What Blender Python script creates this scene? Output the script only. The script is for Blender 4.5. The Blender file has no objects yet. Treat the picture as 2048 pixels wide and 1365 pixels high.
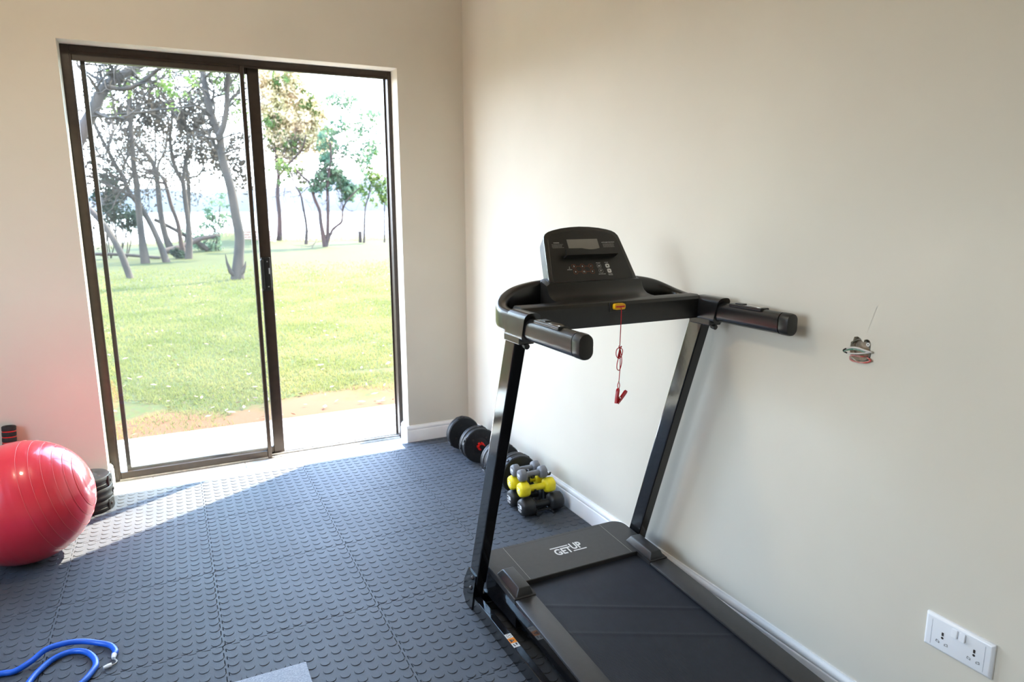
import bpy, bmesh, math, random
import numpy as np
from mathutils import Matrix, Vector

S = bpy.context.scene
COL = S.collection
random.seed(7)
RNG = np.random.default_rng(11)

# ------------------------------------------------------------------ camera
cam_d = bpy.data.cameras.new('camera')
cam = bpy.data.objects.new('camera', cam_d)
COL.objects.link(cam)
S.camera = cam
CAM_LOC = Vector((-1.5656, -3.7629, 1.3705))
YAW, PITCH, ROLL = 0.4607, 0.1911, -0.0039
_f = Vector((math.sin(YAW) * math.cos(PITCH), math.cos(YAW) * math.cos(PITCH), -math.sin(PITCH)))
_r0 = Vector((math.cos(YAW), -math.sin(YAW), 0))
_u0 = _r0.cross(_f)
_r = math.cos(ROLL) * _r0 + math.sin(ROLL) * _u0
_u = math.cos(ROLL) * _u0 - math.sin(ROLL) * _r0
cam.matrix_world = Matrix(((_r.x, _u.x, -_f.x, CAM_LOC.x), (_r.y, _u.y, -_f.y, CAM_LOC.y),
                           (_r.z, _u.z, -_f.z, CAM_LOC.z), (0, 0, 0, 1)))
cam_d.sensor_width = 36
cam_d.lens = 1372.382 / 2048 * 36
cam_d.clip_start = 0.05
cam_d.clip_end = 4000
cam_d.dof.use_dof = True
cam_d.dof.focus_distance = 2.15
cam_d.dof.aperture_fstop = 5.0

# ------------------------------------------------------------------ sky
W = bpy.data.worlds.new('hazy_sky')
S.world = W
W.use_nodes = True
nt = W.node_tree
nt.nodes.clear()
wo = nt.nodes.new('ShaderNodeOutputWorld')
bg = nt.nodes.new('ShaderNodeBackground')
tc = nt.nodes.new('ShaderNodeTexCoord')
sx = nt.nodes.new('ShaderNodeSeparateXYZ')
rp = nt.nodes.new('ShaderNodeValToRGB')
nt.links.new(tc.outputs['Generated'], sx.inputs[0])
nt.links.new(sx.outputs['Z'], rp.inputs[0])
rp.color_ramp.elements[0].position = 0.0
rp.color_ramp.elements[0].color = (0.87, 0.935, 1.0, 1)
rp.color_ramp.elements[1].position = 0.55
rp.color_ramp.elements[1].color = (0.43, 0.64, 1.0, 1)
bg.inputs['Strength'].default_value = 5.5
nt.links.new(rp.outputs[0], bg.inputs['Color'])
nt.links.new(bg.outputs[0], wo.inputs[0])

# ------------------------------------------------------------------ sun
sun_d = bpy.data.lights.new('sun', 'SUN')
sun_d.energy = 11.5
sun_d.color = (1.0, 0.88, 0.69)
sun_d.angle = math.radians(0.55)
sun = bpy.data.objects.new('sun', sun_d)
COL.objects.link(sun)
SUN_EL = math.radians(45)
_sd = Vector((-0.852 * math.cos(SUN_EL), -0.524 * math.cos(SUN_EL), -math.sin(SUN_EL)))
sun.rotation_euler = _sd.to_track_quat('-Z', 'Y').to_euler()
sun.location = (6, 4, 6)

def portal(name, loc, rot, sx_, sy_):
    d = bpy.data.lights.new(name, 'AREA')
    d.shape = 'RECTANGLE'
    d.size, d.size_y = sx_, sy_
    d.cycles.is_portal = True
    o = bpy.data.objects.new(name, d)
    COL.objects.link(o)
    o.location = loc
    o.rotation_euler = rot
    return o
portal('door_portal', (-1.156, 0.275, 1.05), (math.radians(-90), 0, 0), 1.56, 2.1)
portal('added_window_portal', (-3.52, -2.0, 1.5), (0, math.radians(-90), 0), 1.2, 1.5)

S.view_settings.view_transform = 'Standard'
S.view_settings.look = 'None'
S.view_settings.exposure = 1.72
S.view_settings.gamma = 1.0
S.view_settings.use_curve_mapping = False
S.cycles.max_bounces = 10
S.cycles.diffuse_bounces = 6
S.cycles.glossy_bounces = 4
S.cycles.transparent_max_bounces = 16
S.cycles.sample_clamp_indirect = 8.0
S.cycles.caustics_reflective = False

# ------------------------------------------------------------------ helpers
def nd(n, t, **kw):
    x = n.nodes.new(t)
    for k, v in kw.items():
        setattr(x, k, v)
    return x

def pm(name, col, rough=0.5, metal=0.0, spec=0.5, var=0.0, vscale=12.0, col2=None, bump=0.0, bscale=150.0, coat=0.0, rvar=0.0, detail=4.0, stretch=None):
    m = bpy.data.materials.new(name)
    m.use_nodes = True
    n = m.node_tree
    b = n.nodes['Principled BSDF']
    b.inputs['Base Color'].default_value = (*col, 1)
    b.inputs['Roughness'].default_value = rough
    b.inputs['Metallic'].default_value = metal
    b.inputs['Specular IOR Level'].default_value = spec
    b.inputs['Coat Weight'].default_value = coat
    t = nd(n, 'ShaderNodeTexCoord')
    vec = t.outputs['Object']
    if stretch:
        mp = nd(n, 'ShaderNodeMapping')
        mp.inputs['Scale'].default_value = stretch
        n.links.new(vec, mp.inputs[0])
        vec = mp.outputs[0]
    if var > 0 or col2:
        no = nd(n, 'ShaderNodeTexNoise')
        no.inputs['Scale'].default_value = vscale
        no.inputs['Detail'].default_value = detail
        n.links.new(vec, no.inputs['Vector'])
        mx = nd(n, 'ShaderNodeMix', data_type='RGBA')
        c2 = col2 if col2 else tuple(min(1, c * (1 + var)) for c in col)
        c1 = col if col2 else tuple(c * (1 - var) for c in col)
        mx.inputs['A'].default_value = (*c1, 1)
        mx.inputs['B'].default_value = (*c2, 1)
        r = nd(n, 'ShaderNodeMapRange')
        r.inputs['From Min'].default_value = 0.35
        r.inputs['From Max'].default_value = 0.65
        n.links.new(no.outputs['Fac'], r.inputs['Value'])
        n.links.new(r.outputs[0], mx.inputs['Factor'])
        n.links.new(mx.outputs['Result'], b.inputs['Base Color'])
        if rvar:
            rr = nd(n, 'ShaderNodeMapRange')
            rr.inputs['To Min'].default_value = rough - rvar
            rr.inputs['To Max'].default_value = rough + rvar
            n.links.new(no.outputs['Fac'], rr.inputs['Value'])
            n.links.new(rr.outputs[0], b.inputs['Roughness'])
    if bump > 0:
        no2 = nd(n, 'ShaderNodeTexNoise')
        no2.inputs['Scale'].default_value = bscale
        n.links.new(vec, no2.inputs['Vector'])
        bp = nd(n, 'ShaderNodeBump')
        bp.inputs['Strength'].default_value = bump
        bp.inputs['Distance'].default_value = 0.002
        n.links.new(no2.outputs['Fac'], bp.inputs['Height'])
        n.links.new(bp.outputs[0], b.inputs['Normal'])
    return m

class MB:
    """collects shapes into one mesh"""
    def __init__(s):
        s.v, s.f = [], []
    def add(s, vs, fs):
        o = len(s.v)
        s.v += [tuple(p) for p in vs]
        s.f += [tuple(i + o for i in f) for f in fs]
        return s
    def box(s, x0, x1, y0, y1, z0, z1, bev=0.0, seg=2, taper=None):
        bm = bmesh.new()
        bmesh.ops.create_cube(bm, size=1)
        for v in bm.verts:
            v.co = Vector(((x0 + x1) / 2 + v.co.x * (x1 - x0), (y0 + y1) / 2 + v.co.y * (y1 - y0), (z0 + z1) / 2 + v.co.z * (z1 - z0)))
        if bev > 0:
            bmesh.ops.bevel(bm, geom=bm.edges[:], offset=bev, segments=seg, affect='EDGES', profile=0.5)
        return s.bm(bm)
    def bm(s, bm, M=None):
        bm.verts.index_update()
        vs = [(M @ v.co) if M else v.co.copy() for v in bm.verts]
        s.add(vs, [[v.index for v in f.verts] for f in bm.faces])
        bm.free()
        return s
    def tube(s, path, r, seg=8, cap=True):
        P = [Vector(p) for p in path]
        n = len(P)
        R = r if isinstance(r, (list, tuple)) else [r] * n
        up = None
        rings = []
        for i in range(n):
            t = (P[min(i + 1, n - 1)] - P[max(i - 1, 0)])
            if t.length < 1e-9:
                t = Vector((0, 0, 1))
            t.normalize()
            if up is None:
                a = Vector((0, 0, 1)) if abs(t.z) < 0.9 else Vector((1, 0, 0))
                up = (a - t * a.dot(t)).normalized()
            else:
                up = (up - t * up.dot(t))
                up = up.normalized() if up.length > 1e-6 else t.orthogonal().normalized()
            sd = t.cross(up)
            rings.append([P[i] + R[i] * (math.cos(2 * math.pi * k / seg) * up + math.sin(2 * math.pi * k / seg) * sd) for k in range(seg)])
        return s.loft(rings, cap)
    def loft(s, rings, cap=True, closed=True):
        m = len(rings[0])
        vs = [p for r in rings for p in r]
        fs = []
        for i in range(len(rings) - 1):
            for k in range(m if closed else m - 1):
                k2 = (k + 1) % m
                fs.append((i * m + k, i * m + k2, (i + 1) * m + k2, (i + 1) * m + k))
        if cap:
            fs.append(tuple(range(m))[::-1])
            fs.append(tuple((len(rings) - 1) * m + k for k in range(m)))
        return s.add(vs, fs)
    def lathe(s, prof, org, axis=(0, 0, 1), seg=32, cap=True):
        ax = Vector(axis).normalized()
        u = ax.orthogonal().normalized()
        w = ax.cross(u)
        org = Vector(org)
        rings = [[org + ax * h + r * (math.cos(2 * math.pi * k / seg) * u + math.sin(2 * math.pi * k / seg) * w) for k in range(seg)] for r, h in prof]
        return s.loft(rings, cap)
    def prism(s, poly, org, ux, uy, depth, inset=1.0):
        """2D polygon swept along vector depth"""
        org, ux, uy, dv = Vector(org), Vector(ux), Vector(uy), Vector(depth)
        a = [org + ux * p[0] + uy * p[1] for p in poly]
        cx = sum(p[0] for p in poly) / len(poly)
        cy = sum(p[1] for p in poly) / len(poly)
        b = [org + ux * (cx + (p[0] - cx) * inset) + uy * (cy + (p[1] - cy) * inset) + dv for p in poly]
        return s.loft([a, b])
    def build(s, name, mat, parent=None, smooth=None, kind=None, label=None):
        me = bpy.data.meshes.new(name)
        me.from_pydata([tuple(p) for p in s.v], [], s.f)
        bm = bmesh.new()
        bm.from_mesh(me)
        bmesh.ops.recalc_face_normals(bm, faces=bm.faces[:])
        bm.to_mesh(me)
        bm.free()
        me.materials.append(mat)
        if parent is not None:
            me.transform(Matrix.Translation(-Vector(ROOT.get(parent.name, (0, 0, 0)))))
        if smooth:
            me.shade_smooth()
            me.set_sharp_from_angle(angle=math.radians(smooth))
        o = bpy.data.objects.new(name, me)
        COL.objects.link(o)
        if parent is not None:
            o.parent = parent
            ROOT[o.name] = ROOT.get(parent.name, (0, 0, 0))
        if kind:
            o['kind'] = kind
        if label:
            o['label'] = label
        return o

ROOT = {}
def thing(name, label, cat, loc, group=None, kind=None):
    o = bpy.data.objects.new(name, None)
    o.empty_display_size = 0.05
    COL.objects.link(o)
    o.location = loc
    ROOT[o.name] = tuple(loc)
    if label:
        o['label'] = label
    if cat:
        o['category'] = cat
    if group:
        o['group'] = group
    if kind:
        o['kind'] = kind
    return o
def tag(o, label, cat, group=None):
    o['label'] = label
    o['category'] = cat
    if group:
        o['group'] = group
    return o
def struct(o, label=None):
    o['kind'] = 'structure'
    if label:
        o['label'] = label
    return o
def rrect(w, h, r, n=4, cx=0, cy=0):
    pts = []
    for sx_, sy_, a0 in ((1, 1, 0), (-1, 1, 90), (-1, -1, 180), (1, -1, 270)):
        for k in range(n + 1):
            a = math.radians(a0 + 90 * k / n)
            pts.append((cx + sx_ * (w / 2 - r) + r * math.cos(a), cy + sy_ * (h / 2 - r) + r * math.sin(a)))
    return pts
def spline(pts, n=6):
    """Catmull-Rom through 3D points"""
    P = [Vector(p) for p in pts]
    out = []
    for i in range(len(P) - 1):
        p0, p1, p2, p3 = P[max(i - 1, 0)], P[i], P[i + 1], P[min(i + 2, len(P) - 1)]
        for k in range(n):
            t = k / n
            out.append(0.5 * ((2 * p1) + (p2 - p0) * t + (2 * p0 - 5 * p1 + 4 * p2 - p3) * t * t + (3 * p1 - p0 - 3 * p2 + p3) * t ** 3))
    out.append(P[-1])
    return out
def text(string, mat, name, parent, org, ux, uy, box=None, size=0.01, align='CENTER', bold=0.0, thick=0.0002):
    """flat print: lettering on the plane org + ux*a + uy*b; box=(a0,a1,b0,b1) fits the text to it"""
    c = bpy.data.curves.new('lettering', 'FONT')
    c.body = string
    c.size = 1.0
    c.offset = bold
    c.align_x = align
    c.resolution_u = 3
    t = bpy.data.objects.new('lettering', c)
    COL.objects.link(t)
    dg = bpy.context.evaluated_depsgraph_get()
    me0 = bpy.data.meshes.new_from_object(t.evaluated_get(dg))
    vs = [v.co.copy() for v in me0.vertices]
    fs = [tuple(p.vertices) for p in me0.polygons]
    bpy.data.objects.remove(t)
    bpy.data.curves.remove(c)
    bpy.data.meshes.remove(me0)
    xs, ys = [v.x for v in vs], [v.y for v in vs]
    ux, uy, org = Vector(ux), Vector(uy), Vector(org)
    nz = ux.cross(uy).normalized() * thick
    out = []
    for v in vs:
        if box:
            a = box[0] + (v.x - min(xs)) / (max(xs) - min(xs)) * (box[1] - box[0])
            b = box[2] + (v.y - min(ys)) / (max(ys) - min(ys)) * (box[3] - box[2])
        else:
            a, b = v.x * size, v.y * size
        out.append(org + ux * a + uy * b + nz)
    return MB().add(out, fs).build(name, mat, parent)

# ------------------------------------------------------------------ materials
M = {}
M['wall'] = pm('wall_paint', (0.655, 0.61, 0.52), 0.62, spec=0.35, var=0.018, vscale=3, bump=0.06, bscale=60)
M['ceil'] = pm('ceiling_paint', (0.85, 0.83, 0.78), 0.8, var=0.02, vscale=2)
M['trim'] = pm('baseboard_paint', (0.84, 0.83, 0.82), 0.38, var=0.03, vscale=9)
M['tile'] = pm('pale_tile', (0.70, 0.68, 0.64), 0.25, var=0.05, vscale=6)
M['grout'] = pm('grout', (0.45, 0.42, 0.37), 0.9, var=0.1)
M['bronze'] = pm('bronze_aluminium', (0.034, 0.022, 0.0145), 0.38, metal=0.0, spec=0.4, var=0.15, vscale=30, bump=0.05)
M['alu'] = pm('worn_aluminium_track', (0.45, 0.43, 0.40), 0.35, metal=0.8, var=0.2, vscale=40)
M['rubber'] = pm('black_rubber_mat', (0.046, 0.052, 0.064), 0.64, spec=0.46, col2=(0.060, 0.067, 0.081), vscale=5, bump=0.25, bscale=260, rvar=0.10, detail=8)
M['blackpaint'] = pm('gloss_black_paint', (0.008, 0.008, 0.009), 0.09, spec=0.6, var=0.2, vscale=20, bump=0.04, bscale=35)
M['blackplastic'] = pm('black_plastic', (0.010, 0.0095, 0.009), 0.36, spec=0.5, var=0.15, vscale=30, bump=0.08, bscale=700)
M['satin'] = pm('satin_black_shell', (0.012, 0.0115, 0.0115), 0.25, spec=0.7, var=0.15, vscale=30, bump=0.03, bscale=500)
M['hood'] = pm('charcoal_hood', (0.026, 0.024, 0.0235), 0.36, spec=0.5, var=0.08, vscale=60, bump=0.05, bscale=900)
M['belt'] = pm('ribbed_belt', (0.0085, 0.0105, 0.017), 0.52, spec=0.4, var=0.12, vscale=25)
M['screen'] = pm('grey_lcd', (0.25, 0.235, 0.21), 0.3, var=0.03, vscale=30)
M['print_w'] = pm('white_print', (0.72, 0.71, 0.69), 0.5, var=0.03)
M['print_g'] = pm('grey_print', (0.32, 0.31, 0.29), 0.5, var=0.03)
M['print_o'] = pm('orange_print', (0.42, 0.10, 0.035), 0.5, var=0.05)
M['orange'] = pm('orange_label', (0.85, 0.26, 0.02), 0.5, var=0.03)
M['yellow_p'] = pm('yellow_plastic', (0.90, 0.50, 0.01), 0.35, var=0.03)
M['red_p'] = pm('red_plastic', (0.62, 0.015, 0.02), 0.32, var=0.05)
M['cord'] = pm('red_cord', (0.60, 0.012, 0.02), 0.6, var=0.1, vscale=300)
M['chrome'] = pm('steel', (0.6, 0.6, 0.6), 0.3, metal=1.0, var=0.05)
M['gripsteel'] = pm('sensor_plate', (0.55, 0.50, 0.44), 0.25, metal=1.0, var=0.05)
M['ball'] = pm('red_vinyl', (0.78, 0.033, 0.058), 0.32, spec=0.5, var=0.06, vscale=4, bump=0.05, bscale=25, coat=0.6)
_b = M['ball'].node_tree.nodes['Principled BSDF']
_b.inputs['Subsurface Weight'].default_value = 0.35
_b.inputs['Subsurface Radius'].default_value = (.12, .02, .02)
_b.inputs['Subsurface Scale'].default_value = 0.6
M['silver'] = pm('silver_plastic', (0.15, 0.175, 0.22), 0.3, spec=0.5, var=0.05, vscale=30)
M['ballline'] = pm('pale_moulded_line', (0.75, 0.10, 0.10), 0.4, var=0.05)
M['weight'] = pm('black_vinyl_weight', (0.013, 0.013, 0.014), 0.5, spec=0.4, var=0.2, vscale=40, bump=0.15, bscale=300)
M['nut'] = pm('red_nut', (0.75, 0.02, 0.015), 0.4, var=0.05)
M['neo_k'] = pm('black_neoprene', (0.012, 0.012, 0.013), 0.5, var=0.1, vscale=80, bump=0.1, bscale=500)
M['neo_y'] = pm('yellow_neoprene', (0.86, 0.70, 0.012), 0.5, var=0.04, vscale=60, bump=0.1, bscale=500)
M['neo_g'] = pm('grey_neoprene', (0.17, 0.175, 0.19), 0.5, var=0.05, vscale=60, bump=0.1, bscale=500)
M['foam'] = pm('black_foam', (0.018, 0.018, 0.018), 0.8, var=0.2, vscale=120, bump=0.3, bscale=400)
M['bluetube'] = pm('blue_rubber_tube', (0.012, 0.12, 0.62), 0.32, var=0.06, vscale=30)
M['whitep'] = pm('white_plastic', (0.80, 0.81, 0.84), 0.28, var=0.01)
M['holed'] = pm('dark_slot', (0.03, 0.02, 0.018), 0.7, var=0.1)
M['conduit'] = pm('grey_conduit_box', (0.20, 0.20, 0.17), 0.6, var=0.25, vscale=60, bump=0.3, bscale=90)
M['plaster'] = pm('broken_plaster', (0.34, 0.27, 0.20), 0.9, var=0.3, vscale=70, bump=0.6, bscale=120)
M['wire_w'] = pm('white_wire', (0.66, 0.63, 0.60), 0.5, var=0.05)
M['wire_g'] = pm('green_wire', (0.05, 0.25, 0.15), 0.5, col2=(0.6, 0.6, 0.55), vscale=70)
M['wire_r'] = pm('red_wire', (0.50, 0.06, 0.05), 0.5, col2=(0.62, 0.40, 0.36), vscale=50)

# woven silver fabric
m = pm('woven_fabric', (0.42, 0.43, 0.45), 0.6)
n = m.node_tree
b = n.nodes['Principled BSDF']
t = nd(n, 'ShaderNodeTexCoord')
ck = nd(n, 'ShaderNodeTexBrick')
ck.inputs['Scale'].default_value = 110
ck.inputs['Mortar Size'].default_value = 0.05
ck.inputs['Color1'].default_value = (0.52, 0.54, 0.58, 1)
ck.inputs['Color2'].default_value = (0.30, 0.32, 0.37, 1)
ck.inputs['Mortar'].default_value = (0.07, 0.08, 0.11, 1)
n.links.new(t.outputs['Object'], ck.inputs['Vector'])
n.links.new(ck.outputs['Color'], b.inputs['Base Color'])
M['woven'] = m

# ribs and dust on the running belt
n = M['belt'].node_tree
b = n.nodes['Principled BSDF']
t = nd(n, 'ShaderNodeTexCoord')
wv = nd(n, 'ShaderNodeTexWave', wave_type='BANDS', bands_direction='X')
wv.inputs['Scale'].default_value = 75
n.links.new(t.outputs['Object'], wv.inputs['Vector'])
bp_ = nd(n, 'ShaderNodeBump')
bp_.inputs['Strength'].default_value = 0.5
bp_.inputs['Distance'].default_value = 0.001
n.links.new(wv.outputs['Fac'], bp_.inputs['Height'])
n.links.new(bp_.outputs[0], b.inputs['Normal'])

# thin window glass: see-through with a mirror reflection and a trace of dust
def glass(name, dust):
    g = bpy.data.materials.new(name)
    g.use_nodes = True
    n = g.node_tree
    n.nodes.clear()
    o = nd(n, 'ShaderNodeOutputMaterial')
    tr = nd(n, 'ShaderNodeBsdfTransparent')
    tr.inputs[0].default_value = (0.95, 0.97, 0.96, 1)
    gl = nd(n, 'ShaderNodeBsdfGlossy')
    gl.inputs['Roughness'].default_value = 0.02
    lw = nd(n, 'ShaderNodeLayerWeight')
    lw.inputs['Blend'].default_value = 0.5
    pw = nd(n, 'ShaderNodeMath', operation='POWER')
    pw.inputs[1].default_value = 5.0
    n.links.new(lw.outputs['Facing'], pw.inputs[0])
    fr = nd(n, 'ShaderNodeMath', operation='MULTIPLY_ADD')
    fr.inputs[1].default_value = 0.6
    fr.inputs[2].default_value = 0.03
    n.links.new(pw.outputs[0], fr.inputs[0])
    mx = nd(n, 'ShaderNodeMixShader')
    n.links.new(fr.outputs[0], mx.inputs[0])
    n.links.new(tr.outputs[0], mx.inputs[1])
    n.links.new(gl.outputs[0], mx.inputs[2])
    df = nd(n, 'ShaderNodeBsdfTranslucent')
    df.inputs[0].default_value = (0.9, 0.92, 0.95, 1)
    no = nd(n, 'ShaderNodeTexNoise')
    no.inputs['Scale'].default_value = 6
    no.inputs['Detail'].default_value = 6
    t = nd(n, 'ShaderNodeTexCoord')
    n.links.new(t.outputs['Object'], no.inputs['Vector'])
    r = nd(n, 'ShaderNodeMapRange')
    r.inputs['To Min'].default_value = dust * 0.6
    r.inputs['To Max'].default_value = dust * 1.4
    n.links.new(no.outputs['Fac'], r.inputs['Value'])
    m2 = nd(n, 'ShaderNodeMixShader')
    n.links.new(r.outputs[0], m2.inputs[0])
    n.links.new(mx.outputs[0], m2.inputs[1])
    n.links.new(df.outputs[0], m2.inputs[2])
    n.links.new(m2.outputs[0], o.inputs[0])
    return g
M['glass'] = glass('dusty_glass', 0.0018)
M['glass2'] = glass('clear_glass', 0.005)

# ------------------------------------------------------------------ room shell
XL, YR, ZC = -3.4, -5.2, 2.75
DX0, DX1, DH, WT = -1.9285, -0.383, 2.113, 0.265
f = MB().box(XL, 0, YR, 0, -0.12, -0.012).build('floor', M['grout'])
struct(f, 'pale tiled floor under the rubber mats')
ROOT[f.name] = (0, 0, 0)
# tiles of the strip at the threshold
xs = [DX0 + 0.002, -1.742, -1.292, -0.848, DX1 - 0.002]
for a, b_ in zip(xs[:-1], xs[1:]):
    MB().box(a + 0.0015, b_ - 0.0015, -0.32, 0.112, -0.012, 0.0, 0.001, 1).build('tile', M['tile'], f)
wb = MB()
wb.box(XL - 0.12, DX0, 0, WT, -0.12, ZC)
wb.box(DX1, 0.12, 0, WT, -0.12, ZC)
wb.box(DX0, DX1, 0, WT, DH, ZC)
struct(wb.build('wall_back', M['wall']), 'beige painted wall around the sliding glass door')
# left wall with a side window added out of view for fill daylight
wl = MB()
WY0, WY1, WZ0, WZ1 = -2.75, -1.25, 0.9, 2.1
for y0, y1, z0, z1 in ((YR, WY0, -0.12, ZC), (WY1, 0, -0.12, ZC), (WY0, WY1, -0.12, WZ0), (WY0, WY1, WZ1, ZC)):
    wl.box(XL - 0.12, XL, y0, y1, z0, z1)
struct(wl.build('wall_left', M['wall']))
wr = MB().box(XL - 0.12, 0.12, YR - 0.12, YR, -0.12, ZC)
struct(wr.build('wall_rear', M['wall']))
struct(MB().box(XL - 0.12, 0.12, YR - 0.12, WT, ZC, ZC + 0.1).build('ceiling', M['ceil']))
w = thing('added_window', None, None, (XL - 0.06, -2.0, WZ0), kind='structure')
fr = MB()
for a, b_ in ((WY0, WY0 + .05), (WY1 - .05, WY1), (-2.025, -1.975)):
    fr.box(XL - .08, XL - .04, a, b_, WZ0, WZ1)
for z0, z1 in ((WZ0, WZ0 + .05), (WZ1 - .05, WZ1)):
    fr.box(XL - .08, XL - .04, WY0 + .05, WY1 - .05, z0, z1)
fr.build('added_window_frame', M['bronze'], w)
for a, b_ in ((WY0 + .05, -2.025), (-1.975, WY1 - .05)):
    MB().box(XL - .062, XL - .058, a, b_, WZ0 + .05, WZ1 - .05).build('pane', M['glass2'], w)

# right wall with the broken hole for a missing light switch
HOLE = [[-2.5967, 1.0412], [-2.6066, 1.0438], [-2.6143, 1.0403], [-2.6202, 1.0337], [-2.6241, 1.0315], [-2.626, 1.0384], [-2.633, 1.041], [-2.6404, 1.039], [-2.6441, 1.033], [-2.645, 1.0143], [-2.649, 1.0108], [-2.647, 0.9958], [-2.6439, 0.9866], [-2.6279, 0.9805], [-2.6111, 0.9791], [-2.5998, 0.9846], [-2.5907, 0.9897], [-2.5876, 1.0037], [-2.5878, 1.0174], [-2.588, 1.0262], [-2.5941, 1.0301], [-2.5955, 1.0371]]
hc = (-2.618, 1.011)
bm = bmesh.new()
hs = 0.12
hv = [bm.verts.new((0, p[0], p[1])) for p in HOLE]
hv.reverse() if False else None
sq = []
for p in HOLE:   # ring of points on a square around the hole, one for each hole point
    d = Vector((p[0] - hc[0], p[1] - hc[1]))
    k = hs / max(abs(d.x), abs(d.y))
    sq.append(bm.verts.new((0, hc[0] + d.x * k, hc[1] + d.y * k)))
nh = len(HOLE)
for i in range(nh):
    j = (i + 1) % nh
    bm.faces.new((hv[i], hv[j], sq[j], sq[i]))
# fill the corners of the square
cor = [(hc[0] + a * hs, hc[1] + c * hs) for a, c in ((1, 1), (-1, 1), (-1, -1), (1, -1))]
for cy, cz in cor:
    for i in range(nh):
        j = (i + 1) % nh
        a, c = sq[i].co, sq[j].co
        on_y = lambda q: abs(q.y - cy) < 1e-6
        on_z = lambda q: abs(q.z - cz) < 1e-6
        if (on_y(a) and not on_z(a) and on_z(c) and not on_y(c)) or (on_z(a) and not on_y(a) and on_y(c) and not on_z(c)):
            bm.faces.new((sq[i], sq[j], bm.verts.new((0, cy, cz))))
wrt = MB().bm(bm)
q0, q1, z0, z1 = hc[0] - hs, hc[0] + hs, hc[1] - hs, hc[1] + hs
for ya, yb, za, zb in ((YR, q0, -0.12, ZC), (q1, 0, -0.12, ZC), (q0, q1, -0.12, z0), (q0, q1, z1, ZC)):
    wrt.add([(0, ya, za), (0, yb, za), (0, yb, zb), (0, ya, zb)], [(0, 1, 2, 3)])
# jagged sides of the hole, and the back of the wall
ring0 = [(0, p[0], p[1]) for p in HOLE]
ring1 = [(0.014, hc[0] + (p[0] - hc[0]) * .93, hc[1] + (p[1] - hc[1]) * .93) for p in HOLE]
wrt.add(ring0 + ring1, [(i, (i + 1) % nh, nh + (i + 1) % nh, nh + i) for i in range(nh)])
wrt.box(0.06, 0.12, YR, 0, -0.12, ZC)
struct(wrt.build('wall_right', M['wall']), 'beige painted wall beside the treadmill')

# baseboards: extruded moulding with a groove and rounded top
BP = [(0, 0), (0.016, 0), (0.016, 0.076), (0.0145, 0.079), (0.0125, 0.081), (0.0135, 0.084), (0.0145, 0.089), (0.0125, 0.096), (0.009, 0.101), (0.007, 0.103), (0.006, 0.107), (0, 0.107)]
def baseboard(name, p0, p1, nrm, z=0.0):
    p0, p1, nr = Vector(p0), Vector(p1), Vector(nrm)
    d = p1 - p0
    o = MB().prism(BP, p0 + Vector((0, 0, z)), nr, (0, 0, 1), d).build(name, M['trim'], smooth=35)
    return struct(o)
baseboard('baseboard_right', (0, -0.016, -0.012), (0, YR, -0.012), (-1, 0, 0), 0.012)
baseboard('baseboard_back', (DX1 - 0.016, 0, 0), (0, 0, 0), (0, -1, 0))
baseboard('baseboard_reveal', (DX1, 0, 0), (DX1, 0.108, 0), (-1, 0, 0))
baseboard('baseboard_left', (XL, 0, 0), (DX0 + 0.016, 0, 0), (0, -1, 0))
baseboard('baseboard_left_reveal', (DX0, 0, 0), (DX0, 0.108, 0), (1, 0, 0))

# ------------------------------------------------------------------ sliding door
d1 = thing('door_1', 'bronze aluminium sliding glass door standing half open', None, (-1.156, 0.15, 0), kind='structure')
F0, F1 = 0.11, 0.188
MB().box(DX0, -1.893, F0, F1, 0, DH, .002, 1).build('jamb', M['bronze'], d1)
MB().box(-0.404, DX1, F0, F1, 0, DH, .002, 1).box(-0.412, -0.404, .165, .172, 0.012, DH - .03).build('jamb', M['bronze'], d1)
MB().box(-1.893, -0.404, F0, F1, 2.082, DH, .002, 1).box(-1.893, -.404, F0, F0 + .006, 2.072, 2.082).build('head', M['bronze'], d1)
tk = MB().box(-1.893, -0.404, F0, F1, 0, 0.010, .001, 1)
for y in (.128, .155):
    tk.box(-1.893, -0.404, y - .0025, y + .0025, 0.010, 0.018)
tk.build('threshold_track', M['alu'], d1)
fx = MB()
fx.box(-1.905, -1.886, .113, .138, .012, 2.083, .002, 1)
fx.box(-1.168, -1.147, .106, .138, .002, 2.083, .003, 1)
fx.box(-1.886, -1.168, .113, .138, .002, .043, .002, 1)
fx.box(-1.886, -1.168, .113, .138, 2.046, 2.083, .002, 1)
fixed = fx.build('fixed_panel', M['bronze'], d1)
MB().box(-1.884, -1.170, .126, .130, .045, 2.044).build('glass_pane', M['glass'], fixed)
sp = MB()
sp.box(-1.858, -1.838, .142, .167, .018, 2.082, .002, 1)
sp.box(-1.131, -1.073, .141, .168, .018, 2.082, .003, 1)
sp.box(-1.838, -1.131, .142, .167, .018, .055, .002, 1)
sp.box(-1.838, -1.131, .142, .167, 2.048, 2.082, .002, 1)
slide = sp.build('sliding_panel', M['bronze'], d1)
MB().box(-1.836, -1.133, .153, .157, .057, 2.046).build('glass_pane', M['glass'], slide)
lk = MB().box(-1.128, -1.082, .129, .141, .938, 1.118, .004, 2).build('lock_plate', M['blackplastic'], slide)
MB().box(-1.134, -1.118, .113, .131, .948, 1.108, .005, 2).build('pull_handle', M['blackplastic'], slide)
for z in (.960, 1.095):
    MB().lathe([(0.0001, 0), (.0035, 0), (.003, .002), (.0001, .0025)], (-1.098, .129, z), (0, -1, 0), 12).build('screw', M['chrome'], slide)
MB().box(-1.094, -1.088, .125, .130, 1.03, 1.06, .001, 1).build('latch', M['chrome'], slide)

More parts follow.
